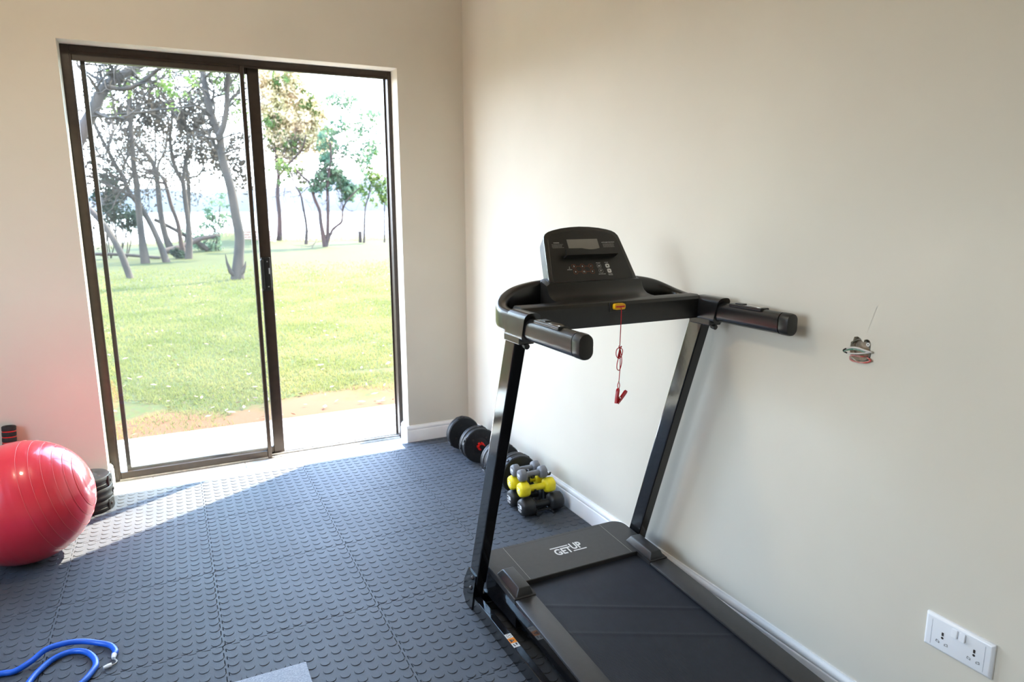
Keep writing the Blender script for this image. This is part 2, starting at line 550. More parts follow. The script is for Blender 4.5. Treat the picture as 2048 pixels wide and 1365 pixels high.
# ------------------------------------------------------------------ added warm fill lamp on the ceiling, out of view, to brighten the room
em = bpy.data.materials.new('fill_lamp_glow')
em.use_nodes = True
_b = em.node_tree.nodes['Principled BSDF']
_b.inputs['Base Color'].default_value = (.8, .78, .72, 1)
_b.inputs['Emission Color'].default_value = (1.0, .84, .62, 1)
_b.inputs['Emission Strength'].default_value = 22.0
cl_ = thing('added_fill_lamp', 'added unseen round fill lamp on the ceiling glowing warm white', 'lamp', (-2.0, -1.5, ZC))
MB().lathe([(.0001, 0), (.15, 0), (.15, -.018), (.145, -.022)], (-2.0, -1.5, ZC), (0, 0, 1), 36).build('fill_lamp_base', M['trim'], cl_, smooth=40)
MB().lathe([(.142, -.022), (.140, -.045), (.125, -.075), (.095, -.098), (.05, -.110), (.0001, -.113)], (-2.0, -1.5, ZC), (0, 0, 1), 36, cap=False).build('fill_lamp_shade', em, cl_, smooth=60)

# ------------------------------------------------------------------ rubber floor mats
MS, MT, PITCH_D = 0.5, 0.010, 0.5 / 12
ZM = MT + 0.0017           # top of the studs
def edge(a):
    """interlocking edge, one tooth for each stud"""
    pts = []
    for k in range(12):
        t0 = k * PITCH_D
        pts += [(t0 + .004, a), (t0 + PITCH_D * .54, a), (t0 + PITCH_D * .46, -a), (t0 + PITCH_D - .004 + .008 * (k < 11), -a)]
    return pts
def mat_slab(flat_right, flat_top):
    e = edge(0.004)
    fr_ = [(MS, 0.0), (MS, MS)] if flat_right else [(MS + y, x) for x, y in e]
    ft_ = [(MS - .004, MS), (0.004, MS)] if flat_top else [(x, MS + y) for x, y in reversed(e)]
    loop = [(x, y) for x, y in e] + fr_ + ft_ + [(y, x) for x, y in reversed(e)]
    c = MS / 2
    k = 0.9962
    lo = [(c + (x - c) * k, c + (y - c) * k) for x, y in loop]
    k2 = 0.9942
    hi = [(c + (x - c) * k2, c + (y - c) * k2) for x, y in loop]
    return MB().loft([[(x, y, 0) for x, y in lo], [(x, y, MT - .0008) for x, y in lo], [(x, y, MT) for x, y in hi]])
def studs(nx, ny):
    mb = MB()
    for i in range(nx):
        for j in range(ny):
            cx, cy = (i + .5) * PITCH_D, (j + .5) * PITCH_D
            mb.lathe([(.0150, MT - .0004), (.0148, ZM - .0003), (.0145, ZM), (.0001, ZM)], (cx, cy, 0), (0, 0, 1), 20, cap=False)
    return mb
slabs, stud_proto = {}, None
GX, GY = -1.5185, -0.603
COLS = ['against the right wall', 'second from the right wall', 'third from the right wall', 'fourth from the right wall', 'fifth from the right wall', 'sixth from the right wall']
ROWS = ['first row at the door', 'second row from the door', 'third row from the door', 'fourth row from the door', 'fifth row from the door', 'sixth row from the door']
for j in range(6):
    for i in range(6):
        loc = (GX + MS * 2 - i * MS, GY - j * MS, 0)
        t = thing('floor_mat', 'studded rubber mat, %s, %s' % (ROWS[j], COLS[i]), 'floor mat', loc, 'interlocking studded rubber floor mats')
        key = (i == 0, j == 0)
        if key not in slabs:
            slabs[key] = mat_slab(*key).build('slab', M['rubber'])
            slabs[key].parent = t
        else:
            o = slabs[key].copy()
            COL.objects.link(o)
            o.parent = t
        if stud_proto is None:
            stud_proto = studs(12, 12).build('raised_studs', M['rubber'], smooth=20)
            stud_proto.parent = t
        else:
            o = stud_proto.copy()
            COL.objects.link(o)
            o.parent = t
t = thing('floor_mat_offcut', 'narrow studded rubber offcut filling the corner beside the door', 'floor mat', (-0.432, -0.1005, 0))
MB().box(-0.432, -0.0175, -0.1005, -0.0185, 0, MT, .0008, 1).build('slab', M['rubber'], t)
mb = studs(10, 2)
mb.v = [(x - .432, y - .1005, z) for x, y, z in mb.v]
mb.build('raised_studs', M['rubber'], t, smooth=20)

# ------------------------------------------------------------------ treadmill
XC = -0.388
tm = thing('treadmill', 'black treadmill with tilted console and running belt beside the right wall', 'treadmill', (XC, -2.2, ZM))
def mx(x):
    return 2 * XC - x
def sides(fn):
    for s_ in (0, 1):
        fn((lambda x: x) if s_ == 0 else mx)
def bx(mb, f_, x0, x1, *r, **k):
    a, b_ = sorted((f_(x0), f_(x1)))
    return mb.box(a, b_, *r, **k)
Z0 = ZM
def base(f_):
    o = bx(MB(), f_, -.737, -.712, -3.02, -1.772, Z0, .065, bev=.002, seg=2).build('base_rail', M['blackpaint'], tm)
    # angled foot bracket of the upright
    prof = [(-1.706, Z0 + .03), (-1.706 - .012, .10), (-1.757, .160), (-1.820, .158), (-1.800, .09), (-1.780, Z0), (-1.730, Z0)]
    k = MB().prism([(y, z) for y, z in prof], (f_(-.741), 0, 0), (0, 1, 0), (0, 0, 1), (f_(-.704) - f_(-.741), 0, 0)).build('foot_bracket', M['blackpaint'], tm)
    for y, z in ((-1.803, .141), (-1.787, .096)):
        MB().lathe([(.0001, .006), (.005, .005), (.0075, .002), (.0078, -.001)], (f_(-.741), y + .008, z), (f_(-.8) - f_(-.741), 0, 0), 16, cap=False).build('bolt', M['blackpaint'], k, smooth=60)
    # leaning upright, rectangular tube
    a = MB()
    lo, hi = [], []
    pr = rrect(1, 1, .07, 2)
    for (px, py) in pr:
        x = f_(-.7185 + px * .037)
        lo.append((x, -1.796 + .012 + py * .062, .125))
        hi.append((x, -2.090 + py * .062, 1.035))
    a.loft([lo, hi])
    a.build('upright', M['blackpaint'], tm)
sides(base)
MB().box(-.712, mx(-.712), -1.765, -1.735, Z0 + .004, .052, .003).build('front_crossbar', M['blackpaint'], tm)
MB().box(-.712, mx(-.712), -3.00, -2.97, Z0 + .004, .045, .003).build('rear_crossbar', M['blackpaint'], tm)
# deck: side rails slope down to the rear
def dz(y):                       # top height of the foot rails
    return .160 + (y + 2.0) * .062
def railz(mb, f_, x0, x1, y0, y1, zt, zb, bev=.0):
    """box whose top and bottom follow the deck slope"""
    mb2 = MB()
    bx(mb2, f_, x0, x1, y0, y1, 0, 1, bev=0)
    vs = []
    for x, y, z in mb2.v:
        vs.append((x, y, dz(y) + (zt if z > .5 else zb)))
    bm_ = bmesh.new()
    bv = [bm_.verts.new(v) for v in vs]
    for f2 in mb2.f:
        bm_.faces.new([bv[i] for i in f2])
    if bev:
        bmesh.ops.bevel(bm_, geom=bm_.edges[:], offset=bev, segments=2, affect='EDGES', profile=.5)
    return mb.bm(bm_)
def deck_side(f_):
    railz(MB(), f_, -.688, -.613, -3.13, -2.008, 0, -.010, .003).build('foot_rail', M['hood'], tm, smooth=40)
    railz(MB(), f_, -.684, -.618, -3.12, -1.76, -.010, -.062, .002).build('deck_side', M['blackpaint'], tm)
    bx(MB(), f_, -.690, -.610, -3.16, -3.125, .05, dz(-3.13) + .002, bev=.006).build('end_cap', M['blackplastic'], tm)
sides(deck_side)
bl = MB()
n_ = 420
rows = []
xa, xb = -.618, mx(-.618)
ys = np.linspace(-3.12, -1.80, n_)
grid = []
nx_ = 60
for y in ys:
    for k in range(nx_ + 1):
        x = xa + (xb - xa) * k / nx_
        z = dz(y) - .012
        # two shallow fold lines running across the belt
        for (ax, ay, sl, h) in ((-.585, -2.066, -.49, .0017), (-.596, -2.204, -.485, .0015)):
            dd = (y - (ay + (x - ax) * sl)) / .006
            z += h * math.exp(-dd * dd)
        grid.append((x, y, z))
fs = [(i * (nx_ + 1) + k, i * (nx_ + 1) + k + 1, (i + 1) * (nx_ + 1) + k + 1, (i + 1) * (nx_ + 1) + k) for i in range(n_ - 1) for k in range(nx_)]
bl.add(grid, fs)
bl.build('running_belt', M['belt'], tm, smooth=80)
mb = MB()
railz(mb, lambda x: x, xa, xb, -3.1, -1.82, -.018, -.042)
mb.build('deck_board', M['blackplastic'], tm)
for y in (-3.105, -1.83):
    mb = MB()
    mb.lathe([(.0001, 0), (.019, 0), (.019, xb - xa), (.0001, xb - xa)], (xa, y, dz(y) - .036), (1, 0, 0), 20)
    mb.build('roller', M['blackpaint'], tm, smooth=50)
# motor hood: flat top with rounded front corners and arms beside the belt
def hz(y):
    return .181 - (y + 1.75) * -.062
bm = bmesh.new()
outl = []
for a in range(0, 91, 15):
    outl.append((mx(-.688) - .045 + .045 * math.sin(math.radians(a)), -1.716 - .045 + .045 * math.cos(math.radians(a))))
outl += [(mx(-.688), -2.008), (mx(-.613), -2.008), (mx(-.613), -1.935), (-.613, -1.935), (-.613, -2.008), (-.688, -2.008)]
for a in range(0, 91, 15):
    outl.append((-.688 + .045 - .045 * math.cos(math.radians(a)), -1.716 - .045 + .045 * math.sin(math.radians(a))))
top = [(x, y, dz(y) + .0015) for x, y in outl]
mid = [(x, y, dz(y) - .004) for x, y in outl]
low = [(x, y, dz(y) - .016) for x, y in outl]
cxm, cym = XC, -1.85
top_in = [(cxm + (x - cxm) * .9935, cym + (y - cym) * .975, z + .0022) for x, y, z in top]
hood = MB().loft([low, mid, top, top_in]).build('motor_hood', M['hood'], tm, smooth=30)
MB().loft([[(cxm + (x - cxm) * .985, cym + (y - cym) * .975, .060) for x, y in outl], [(cxm + (x - cxm) * .990, cym + (y - cym) * .985, dz(y) - .0165) for x, y in outl]]).build('hood_base', M['blackpaint'], tm, smooth=30)
# seams of the hood lid
for x in (-.592, mx(-.592)):
    mb = MB()
    mb.add([(x - .0007, -1.722, dz(-1.722) + .0042), (x + .0007, -1.722, dz(-1.722) + .0042), (x + .0007, -1.93, dz(-1.93) + .0042), (x - .0007, -1.93, dz(-1.93) + .0042)], [(0, 1, 2, 3)])
    mb.build('lid_seam', M['print_g'], hood)
mb = MB().add([(-.592, -1.731, dz(-1.731) + .0042), (mx(-.592), -1.731, dz(-1.731) + .0042), (mx(-.592), -1.7325, dz(-1.7325) + .0042), (-.592, -1.7325, dz(-1.7325) + .0042)], [(0, 1, 2, 3)])
mb.build('lid_seam', M['holed'], hood)
# step-on end blocks beside the hood
def block(f_):
    lo_ = [(-.682, -1.852), (-.617, -1.852), (-.617, -2.004), (-.682, -2.004)]
    hi_ = [(-.668, -1.875), (-.627, -1.875), (-.627, -1.996), (-.668, -1.996)]
    bm_ = bmesh.new()
    a_ = [bm_.verts.new((f_(x), y, dz(y) - .002)) for x, y in lo_]
    b_ = [bm_.verts.new((f_(x), y, dz(y) + .028)) for x, y in hi_]
    bm_.faces.new(a_)
    bm_.faces.new(b_)
    for k in range(4):
        bm_.faces.new((a_[k], a_[(k + 1) % 4], b_[(k + 1) % 4], b_[k]))
    bmesh.ops.bevel(bm_, geom=bm_.edges[:], offset=.004, segments=3, affect='EDGES', profile=.5)
    MB().bm(bm_).build('end_block', M['hood'], tm, smooth=40)
sides(block)
# printed name on the hood
HT = Vector((0, 1, .062)).normalized()
LO = (0, -1.9, dz(-1.9) + .0040)
lx = lambda y: (y + 1.9) * 1.002
text('GET', M['print_w'], 'printed_name', hood, LO, (1, 0, 0), HT, box=(-.4385, -.3700, lx(-1.8465), lx(-1.8075)), bold=.028)
text('UP', M['print_w'], 'printed_name', hood, LO, (1, 0, 0), HT, box=(-.3665, -.3225, lx(-1.8330), lx(-1.7930)), bold=.028)
for x0, x1, y0, y1 in ((-.4440, -.3720, -1.8020, -1.7965), (-.3700, -.3160, -1.8440, -1.8385)):
    mb = MB()
    mb.add([(x0, y0, dz(y0) + .0043), (x1, y0, dz(y0) + .0043), (x1, y1, dz(y1) + .0043), (x0, y1, dz(y1) + .0043)], [(0, 1, 2, 3)])
    mb.build('printed_bar', M['print_w'], hood)
# warning sticker on the base rail
rail = [o for o in tm.children if o.name.startswith('base_rail')][0]
zs = .0653
stk = MB().add([(-.736, -2.098, zs), (-.714, -2.098, zs), (-.714, -2.027, zs), (-.736, -2.027, zs)], [(0, 1, 2, 3)]).build('warning_sticker', M['print_w'], rail)
zs2 = zs + .0002
MB().add([(-.736, -2.076, zs2), (-.714, -2.076, zs2), (-.714, -2.050, zs2), (-.736, -2.050, zs2)], [(0, 1, 2, 3)]).build('sticker_panel', M['orange'], rail)
mb = MB()
z3 = zs2 + .0002
mb.add([(-.733, -2.056, z3), (-.733, -2.073, z3), (-.717, -2.063, z3)], [(0, 1, 2)])
rg = []
for k in range(24):
    a = 2 * math.pi * k / 24
    rg.append((-.725 + .0085 * math.cos(a), -2.0385 + .0085 * math.sin(a), z3))
for k in range(24):
    a = 2 * math.pi * k / 24
    rg.append((-.725 + .0074 * math.cos(a), -2.0385 + .0074 * math.sin(a), z3))
mb.add(rg, [(k, (k + 1) % 24, 24 + (k + 1) % 24, 24 + k) for k in range(24)])
mb.add([(-.731, -2.041, z3), (-.719, -2.037, z3), (-.719, -2.035, z3), (-.729, -2.038, z3)], [(0, 1, 2, 3)])
mb.add([(-.723, -2.078, z3), (-.718, -2.078, z3), (-.719, -2.090, z3), (-.723, -2.088, z3)], [(0, 1, 2, 3)])
mb.add([(-.733, -2.083, z3), (-.730, -2.080, z3), (-.727, -2.092, z3), (-.730, -2.095, z3)], [(0, 1, 2, 3)])
mb.build('sticker_symbol', M['holed'], rail)
text('!', M['print_w'], 'sticker_symbol', rail, (-.7285, -2.0645, z3), (0, -1, 0), (1, 0, 0), box=(-.001, .001, -.003, .006))

# handlebar loop around the console
def ribbon(path, th, name, mat, parent, r=.010):
    rings = []
    n2 = len(path)
    P = [Vector(p[:3]) for p in path]
    for i in range(n2):
        t_ = (P[min(i + 1, n2 - 1)] - P[max(i - 1, 0)])
        t_.z = 0
        t_.normalize()
        sd = Vector((t_.y, -t_.x, 0))
        zt, zb = path[i][2], path[i][3]
        h = zt - zb
        pr_ = rrect(th, h, min(r, h / 2 - .001, th / 2 - .0005), 4)
        c_ = Vector((P[i].x, P[i].y, (zt + zb) / 2))
        rings.append([c_ + sd * a + Vector((0, 0, b2)) for a, b2 in pr_])
    return MB().loft(rings).build(name, mat, parent, smooth=40)
half = [(-.7195, -2.10, 1.090, 1.022), (-.7215, -2.055, 1.092, 1.024), (-.7205, -2.01, 1.096, 1.028), (-.710, -1.972, 1.106, 1.034), (-.688, -1.946, 1.121, 1.042), (-.655, -1.930, 1.136, 1.05), (-.610, -1.922, 1.147, 1.055), (-.55, -1.919, 1.154, 1.058), (-.47, -1.918, 1.154, 1.058)]
def cr4(pts, n=4):
    out = []
    for i in range(len(pts) - 1):
        p = [pts[max(i - 1, 0)], pts[i], pts[i + 1], pts[min(i + 2, len(pts) - 1)]]
        for k in range(n):
            t_ = k / n
            out.append(tuple(.5 * (2 * p[1][a] + (p[2][a] - p[0][a]) * t_ + (2 * p[0][a] - 5 * p[1][a] + 4 * p[2][a] - p[3][a]) * t_ ** 2 + (3 * p[1][a] - p[0][a] - 3 * p[2][a] + p[3][a]) * t_ ** 3) for a in range(4)))
    out.append(pts[-1])
    return out
h1 = cr4(half)
full = h1 + [(mx(p[0]),) + p[1:] for p in reversed(h1)]
ribbon(full, .036, 'handlebar_loop', M['satin'], tm, .014)
# cuffs clamped over the uprights
def cuff(f_):
    rings = []
    for yc in (-2.072, -2.175):
        pr_ = rrect(.050, .082, .018, 5)
        rings.append([(f_(-.7205 + a), yc + (.30 * (1.058 - (1.0575 + b2))) * (-1 if False else 1) , 1.0575 + b2) for a, b2 in pr_])
    cf = MB().loft(rings).build('cuff', M['satin'], tm, smooth=35)
    bx(MB(), f_, -.744, -.697, -2.150, -2.055, 1.008, 1.03, bev=.003).build('cuff_clamp', M['satin'], cf)
    MB().lathe([(.0001, 0), (.007, 0), (.008, .004), (.008, .018), (.0001, .019)], (f_(-.7205), -2.135, 1.005), (0, -1, -.15), 12).build('clamp_knob', M['blackplastic'], cf, smooth=40)
    # hand grip with flattened oval section
    pr_ = rrect(.040, .062, .0195, 6)
    rings = [[(f_(-.7205 + a * k), y, 1.0535 + b2 * k) for a, b2 in pr_] for y, k in ((-2.165, 1.0), (-2.30, 1.0), (-2.412, 1.0))]
    gp = MB().loft(rings).build('hand_grip', M['satin'], tm, smooth=40)
    rings = [[(f_(-.7205 + a * k), y, 1.0535 + b2 * k) for a, b2 in pr_] for y, k in ((-2.4145, .97), (-2.416, 1.02), (-2.440, 1.02), (-2.446, .97), (-2.4475, .80))]
    MB().loft(rings).build('end_cap', M['blackplastic'], gp, smooth=35)
    # pulse sensor pad with a thumb switch
    pr2 = rrect(.034, .010, .004, 3)
    sp_ = MB().loft([[(f_(-.7205 + a), y, 1.0825 + b2) for a, b2 in pr2] for y in (-2.222, -2.345)]).build('pulse_pad', M['satin'], gp, smooth=40)
    ov = [(.012 * math.cos(2 * math.pi * k / 24), .032 * math.sin(2 * math.pi * k / 24)) for k in range(24)]
    MB().prism(ov, (f_(-.7205), -2.308, 1.0872), (1, 0, 0), (0, 1, 0), (0, 0, .0012)).build('sensor_plate', M['gripsteel'], sp_)
    bx(MB(), f_, -.730, -.711, -2.268, -2.238, 1.086, 1.0905, bev=.0015).build('thumb_switch', M['blackplastic'], sp_)
sides(cuff)
# crossbeam, trays and neck
BMP = [(-2.088, 1.026), (-2.094, 1.034), (-2.096, 1.088), (-2.090, 1.097), (-2.080, 1.1005), (-2.045, 1.1005), (-2.036, 1.094), (-2.036, 1.03), (-2.044, 1.026)]
MB().prism(BMP, (-.705, 0, 0), (0, 1, 0), (0, 0, 1), (2 * (XC + .705), 0, 0)).build('crossbeam', M['blackplastic'], tm, smooth=35)
MB().box(-.702, mx(-.702), -2.05, -1.925, 1.030, 1.048, .003).build('tray', M['blackplastic'], tm)
NK = [(-2.062, 1.080), (-2.062, 1.1006), (-2.035, 1.1016), (-2.012, 1.106), (-1.995, 1.116), (-1.984, 1.130), (-1.978, 1.148), (-1.94, 1.160), (-1.905, 1.150), (-1.905, 1.045), (-2.02, 1.045)]
rings = []
for x, k in ((-.562, .75), (-.553, 1.0), (mx(-.553), 1.0), (mx(-.562), .75)):
    rings.append([(x, -1.97 + (y + 1.97) * (.9 if k < 1 else 1), 1.10 + (z - 1.10) * (.85 if k < 1 else 1)) for y, z in NK])
MB().loft(rings).build('neck', M['hood'] if False else M['blackplastic'], tm, smooth=35)
# console
CO = Vector((XC, -1.975, 1.141))
CV = Vector((0, .101, .172)).normalized()
CU = Vector((1, 0, 0))
CN = CU.cross(CV)           # towards the user
hf = [(0, .2), (.035, .1985), (.07, .1945), (.10, .1885), (.118, .183), (.130, .176), (.138, .1655), (.141, .152), (.150, .09), (.159, .024), (.1595, .012), (.156, .004), (.148, 0)]
outl = hf + [(-a, b2) for a, b2 in reversed(hf[1:])]
outl = outl[:-0 or None]
cc = (0, .1)
ins = lambda k: [(a * k, cc[1] + (b2 - cc[1]) * k) for a, b2 in outl]
def plane(p, d=0.0):
    return CO + CU * p[0] + CV * p[1] + CN * d
rings = [[plane(p, -.062) for p in ins(.84)], [plane(p, -.056) for p in ins(.92)], [plane(p, -.0055) for p in ins(.995)]]
housing = MB().loft(rings).build('console_housing', M['silver'], tm, smooth=25)
rings = [[plane(p, -.0056) for p in ins(.994)], [plane(p, -.0052) for p in ins(1.0)], [plane(p, -.004) for p in ins(1.0)], [plane(p, -.001) for p in ins(.998)], [plane(p, 0) for p in ins(.985)]]
con = MB().loft(rings).build('console', M['satin'], tm, smooth=25)
inn = [(a * .915, .1 + (b2 - .1) * .90 - .003) for a, b2 in outl]
MB().prism(inn, plane((0, 0), .0002), CU, CV, CN * .0006, .997).build('face_panel', M['blackplastic'], con)
MB().prism([(-.061, .1085), (.0525, .1085), (.0525, .1535), (-.061, .1535)], plane((0, 0), .0009), CU, CV, CN * .0004).build('screen', M['screen'], con)
# tablet ledge with a dip in its lip
lip = [(-.089, .082), (.100, .082), (.100, .0), (-.089, .0)]
top_e = [(-.089, .1085), (-.083, .111)] + [(-.03 + .01 * k, .110 - .005 * math.sin(math.pi * k / 7)) for k in range(8)] + [(.094, .110), (.100, .107)]
poly = [(-.089, .093), (.100, .093)] + list(reversed(top_e))
ledge = MB().prism(poly, plane((0, 0), .020), CU, CV, CN * .005)
ledge.prism([(-.089, .088), (.100, .088), (.100, .093), (-.089, .093)], plane((0, 0), .0009), CU, CV, CN * .024)
ledge.build('tablet_ledge', M['blackplastic'], con)
def ring(mb, c_, w, h, r, lw, d=.0010):
    o_ = rrect(w, h, r, 4, *c_)
    i_ = rrect(w - 2 * lw, h - 2 * lw, max(r - lw, .0003), 4, *c_)
    nn = len(o_)
    mb.add([plane(p, d) for p in o_] + [plane(p, d) for p in i_], [(k, (k + 1) % nn, nn + (k + 1) % nn, nn + k) for k in range(nn)])
BT = [(-.0611, .0605, '3'), (-.0303, .0598, '6'), (.0, .0588, '-'), (-.0600, .0417, '9'), (-.0293, .0413, '12'), (.001, .0406, '+')]
mb = MB()
for x, y, s_ in BT:
    ring(mb, (x, y), .0150, .0140, .0045, .0007)
for row in (BT[:3], BT[3:]):
    for p, q in zip(row[:-1], row[1:]):
        mb.add([plane((p[0] + .0078, p[1] - .0004), .001), plane((q[0] - .0078, q[1] - .0004), .001), plane((q[0] - .0078, q[1] + .0004), .001), plane((p[0] + .0078, p[1] + .0004), .001)], [(0, 1, 2, 3)])
mb.build('button_outline', M['print_o'], con)
for x, y, s_ in BT:
    w = .0055 if s_ == '12' else .0034
    hgt = .0008 if s_ == '-' else .0026
    text(s_, M['print_w'], 'button_mark', con, plane((x, y), .0010), CU, CV, box=(-w / 2 - .0005, w / 2 + .0005, -hgt, hgt), bold=.03)
mb = MB()
for x, y in ((.0309, .0581), (.0326, .0407)):
    ring(mb, (x, y), .0150, .0140, .0045, .0006)
mb.build('button_outline', M['print_w'], con)
text('M', M['print_w'], 'button_mark', con, plane((.0309, .0581), .001), CU, CV, box=(-.0033, .0033, -.0026, .0026), bold=.03)
text('P', M['print_w'], 'button_mark', con, plane((.0326, .0407), .001), CU, CV, box=(-.0022, .0026, -.0028, .0028), bold=.03)
for x, y, kind_ in ((.0619, .0576, 's'), (.0638, .0401, 'p')):
    MB().prism(rrect(.0150, .0140, .0045, 4, x, y), plane((0, 0), .0009), CU, CV, CN * .0003).build('start_button', M['print_w'], con)
    k = MB()
    if kind_ == 's':
        k.prism(rrect(.0045, .0045, .0006, 2, x, y), plane((0, 0), .0012), CU, CV, CN * .0002)
    else:
        k.prism([(x - .0018, y - .0025), (x + .0026, y), (x - .0018, y + .0025)], plane((0, 0), .0012), CU, CV, CN * .0002)
    k.build('button_mark', M['holed'], con)
for s_, bxx in (('MODE', (.0225, .0385, .0678, .0703)), ('STOP', (.0540, .0680, .0675, .0702)), ('PROGRAM', (.0210, .0465, .0283, .0312)), ('START', (.0568, .0725, .0281, .0307)), ('PAUSE', (.0568, .0725, .0243, .0269)), ('SPEED', (-.0880, -.0705, .0484, .0512)), ('WARNING', (-.1110, -.0905, .1412, .1445)), ('AUTO SLEEP FUNCTION', (.0650, .1140, .1385, .1415))):
    text(s_, M['print_w'], 'printed_word', con, plane((0, 0), .0010), CU, CV, box=bxx, bold=.015)
# small running figure above SPEED, and two blocks of tiny illegible print
mb = MB()
for a in (((-.0800, .0530), (-.0785, .0560)), ((-.0775, .0530), (-.0785, .0560)), ((-.0785, .0560), (-.0775, .0590)), ((-.0800, .0575), (-.0770, .0580))):
    (x0, y0), (x1, y1) = a
    mb.add([plane((x0 - .0005, y0), .001), plane((x0 + .0005, y0), .001), plane((x1 + .0005, y1), .001), plane((x1 - .0005, y1), .001)], [(0, 1, 2, 3)])
mb.add([plane((-.0772 + .0008 * math.cos(k * math.pi / 4), .0600 + .0008 * math.sin(k * math.pi / 4)), .001) for k in range(8)], [tuple(range(8))])
mb.build('printed_figure', M['print_w'], con)
def fineprint(x0, x1, y1, rows_):
    mb = MB()
    for r_ in range(rows_):
        y = y1 - r_ * .0037
        x = x0 + random.uniform(0, .003)
        e = x1 - random.uniform(0, .006)
        while x < e:
            w = random.uniform(.002, .006)
            mb.add([plane((x, y), .001), plane((min(x + w, e), y), .001), plane((min(x + w, e), y + .0013), .001), plane((x, y + .0013), .001)], [(0, 1, 2, 3)])
            x += w + .0011
    mb.build('fine_print', M['print_g'], con)
fineprint(-.1195, -.0770, .1365, 4)
fineprint(.0660, .1120, .1340, 7)
# recessed socket for the safety key on the beam
MB().box(XC - .030, XC + .030, -2.0985, -2.0945, 1.068, 1.0985, .0018, 2).build('key_socket', M['blackplastic'], tm)

# safety key with red cord and clip, hanging from the beam
sk = thing('safety_key', 'yellow safety key with red cord and clip hanging from the treadmill beam', 'safety key', (XC, -2.106, .795))
MB().prism(rrect(.040, .0185, .006, 5), (XC, -2.0985, 1.0845), (1, 0, 0), (0, 0, 1), (0, -.011, 0), .94).build('key_body', M['yellow_p'], sk, smooth=30)
MB().box(XC - .0150, XC + .0150, -2.1115, -2.1088, 1.0825, 1.0872, .0006, 1).build('red_insert', M['red_p'], sk)
y0 = -2.112
pth = spline([(XC, y0, 1.0845), (XC + .001, y0 - .002, 1.07), (XC + .0008, y0 - .001, 1.02), (XC, y0, .968)], 5)
cd = MB().tube(pth, .0013, 8)
kx, kz = XC, .962
loops = [[(0, 0, 0), (-.008, .004, -.006), (-.011, .002, -.022), (-.006, -.002, -.032), (0, 0, -.026), (.003, .002, -.008), (0, 0, 0)],
         [(0, 0, 0), (.008, -.003, -.007), (.009, 0, -.022), (.003, .003, -.034), (-.004, .002, -.028), (-.003, -.002, -.010), (0, 0, 0)],
         [(0, 0, 0), (.003, -.004, -.02), (.006, -.003, -.045), (.002, 0, -.068), (-.006, .002, -.066), (-.007, .002, -.05), (-.003, .001, -.03), (0, 0, -.004)],
         [(-.004, .003, -.002), (.004, -.003, .004), (.005, .004, -.004), (-.005, -.003, .002), (.001, .004, .005)]]
for l in loops:
    cd.tube(spline([(kx + a, y0 + b2, kz + c_) for a, b2, c_ in l], 6), .0013, 8)
cd.tube(spline([(kx + .001, y0, kz), (kx + .003, y0, .91), (kx + .001, y0, .872), (kx, y0, .856)], 5), .0012, 8)
cd.tube(spline([(kx, y0, .858), (kx - .004, y0, .848), (kx - .003, y0, .838), (kx + .001, y0, .836), (kx + .003, y0, .846), (kx, y0, .858)], 5), .0012, 8)
cd.build('cord', M['cord'], sk, smooth=60)
MB().lathe([(.0018, 0), (.0018, .006)], (kx, y0, .854), (0, 0, 1), 10).build('cord_crimp', M['gripsteel'], sk)
def jaw(p0, p1, w0, w1, th):
    p0, p1 = Vector(p0), Vector(p1)
    d = (p1 - p0)
    L = d.length
    d.normalize()
    sd = d.cross(Vector((.55, -.83, 0))).normalized()
    dep = d.cross(sd).normalized()
    pts = []
    for k in range(9):
        a = math.pi * k / 8
        pts.append((-math.sin(a) * w0, math.cos(a) * w0))
    pts += [(L * .5, -w0 * .95), (L, -w1), (L, w1), (L * .5, w0 * .95)]
    return MB().prism(pts, p0 - dep * th / 2, d, sd, dep * th)
clip = jaw((kx - .003, y0, .828), (kx - .011, y0 - .004, .792), .0085, .006, .006).build('clip_jaw', M['red_p'], sk, smooth=30)
jaw((kx + .021, y0 - .004, .822), (kx - .004, y0 - .001, .790), .0075, .004, .006).build('clip_jaw', M['red_p'], sk, smooth=30)
MB().lathe([(.0001, -.004), (.003, -.004), (.003, .004), (.0001, .004)], (kx + .002, y0 - .004, .808), (.55, -.83, 0), 10).build('clip_spring', M['gripsteel'], sk)

# ------------------------------------------------------------------ exercise ball
BC, BR_ = Vector((-2.16, -0.66, ZM + .238)), .2405
ball_t = thing('exercise_ball', 'large glossy red exercise ball lying on the mats', 'exercise ball', (BC.x, BC.y, ZM))
bax = Vector((.95, -.06, .26)).normalized()
prof = []
NB = 120
grooves = [i * 9.0 + 9 for i in range(18)]
for k in range(NB + 1):
    th = 180 * k / NB
    d = min(abs(th - g) for g in grooves)
    r = BR_ * (1 - .0035 * math.exp(-(d / 1.0) ** 2))
    prof.append((max(r * math.sin(math.radians(th)) * .99, 1e-4), -r * 1.02 * math.cos(math.radians(th))))
ball_b = MB().lathe(prof, BC, bax, 72, cap=False).build('ball_body', M['ball'], ball_t, smooth=80)
# raised pale ribs between the grooves, and the valve plug
mb = MB()
u_ = bax.orthogonal().normalized()
w_ = bax.cross(u_)
for th in (27, 36, 45, 54, 63, 72):
    c_ = BC - bax * (-(BR_ * 1.02) * math.cos(math.radians(th)))
    rr = BR_ * .99 * math.sin(math.radians(th)) + .0002
    mb.tube([c_ + rr * (math.cos(2 * math.pi * k / 96) * u_ + math.sin(2 * math.pi * k / 96) * w_) for k in range(97)], .0008, 5, cap=False)
mb.build('moulded_rib', M['ballline'], ball_t, smooth=60)
vp = BC + bax * BR_ * 1.02
MB().lathe([(.010, -.003), (.010, .001), (.006, .003), (.0001, .003)], vp, bax, 20, cap=False).build('valve_plug', M['whitep'], ball_t, smooth=40)

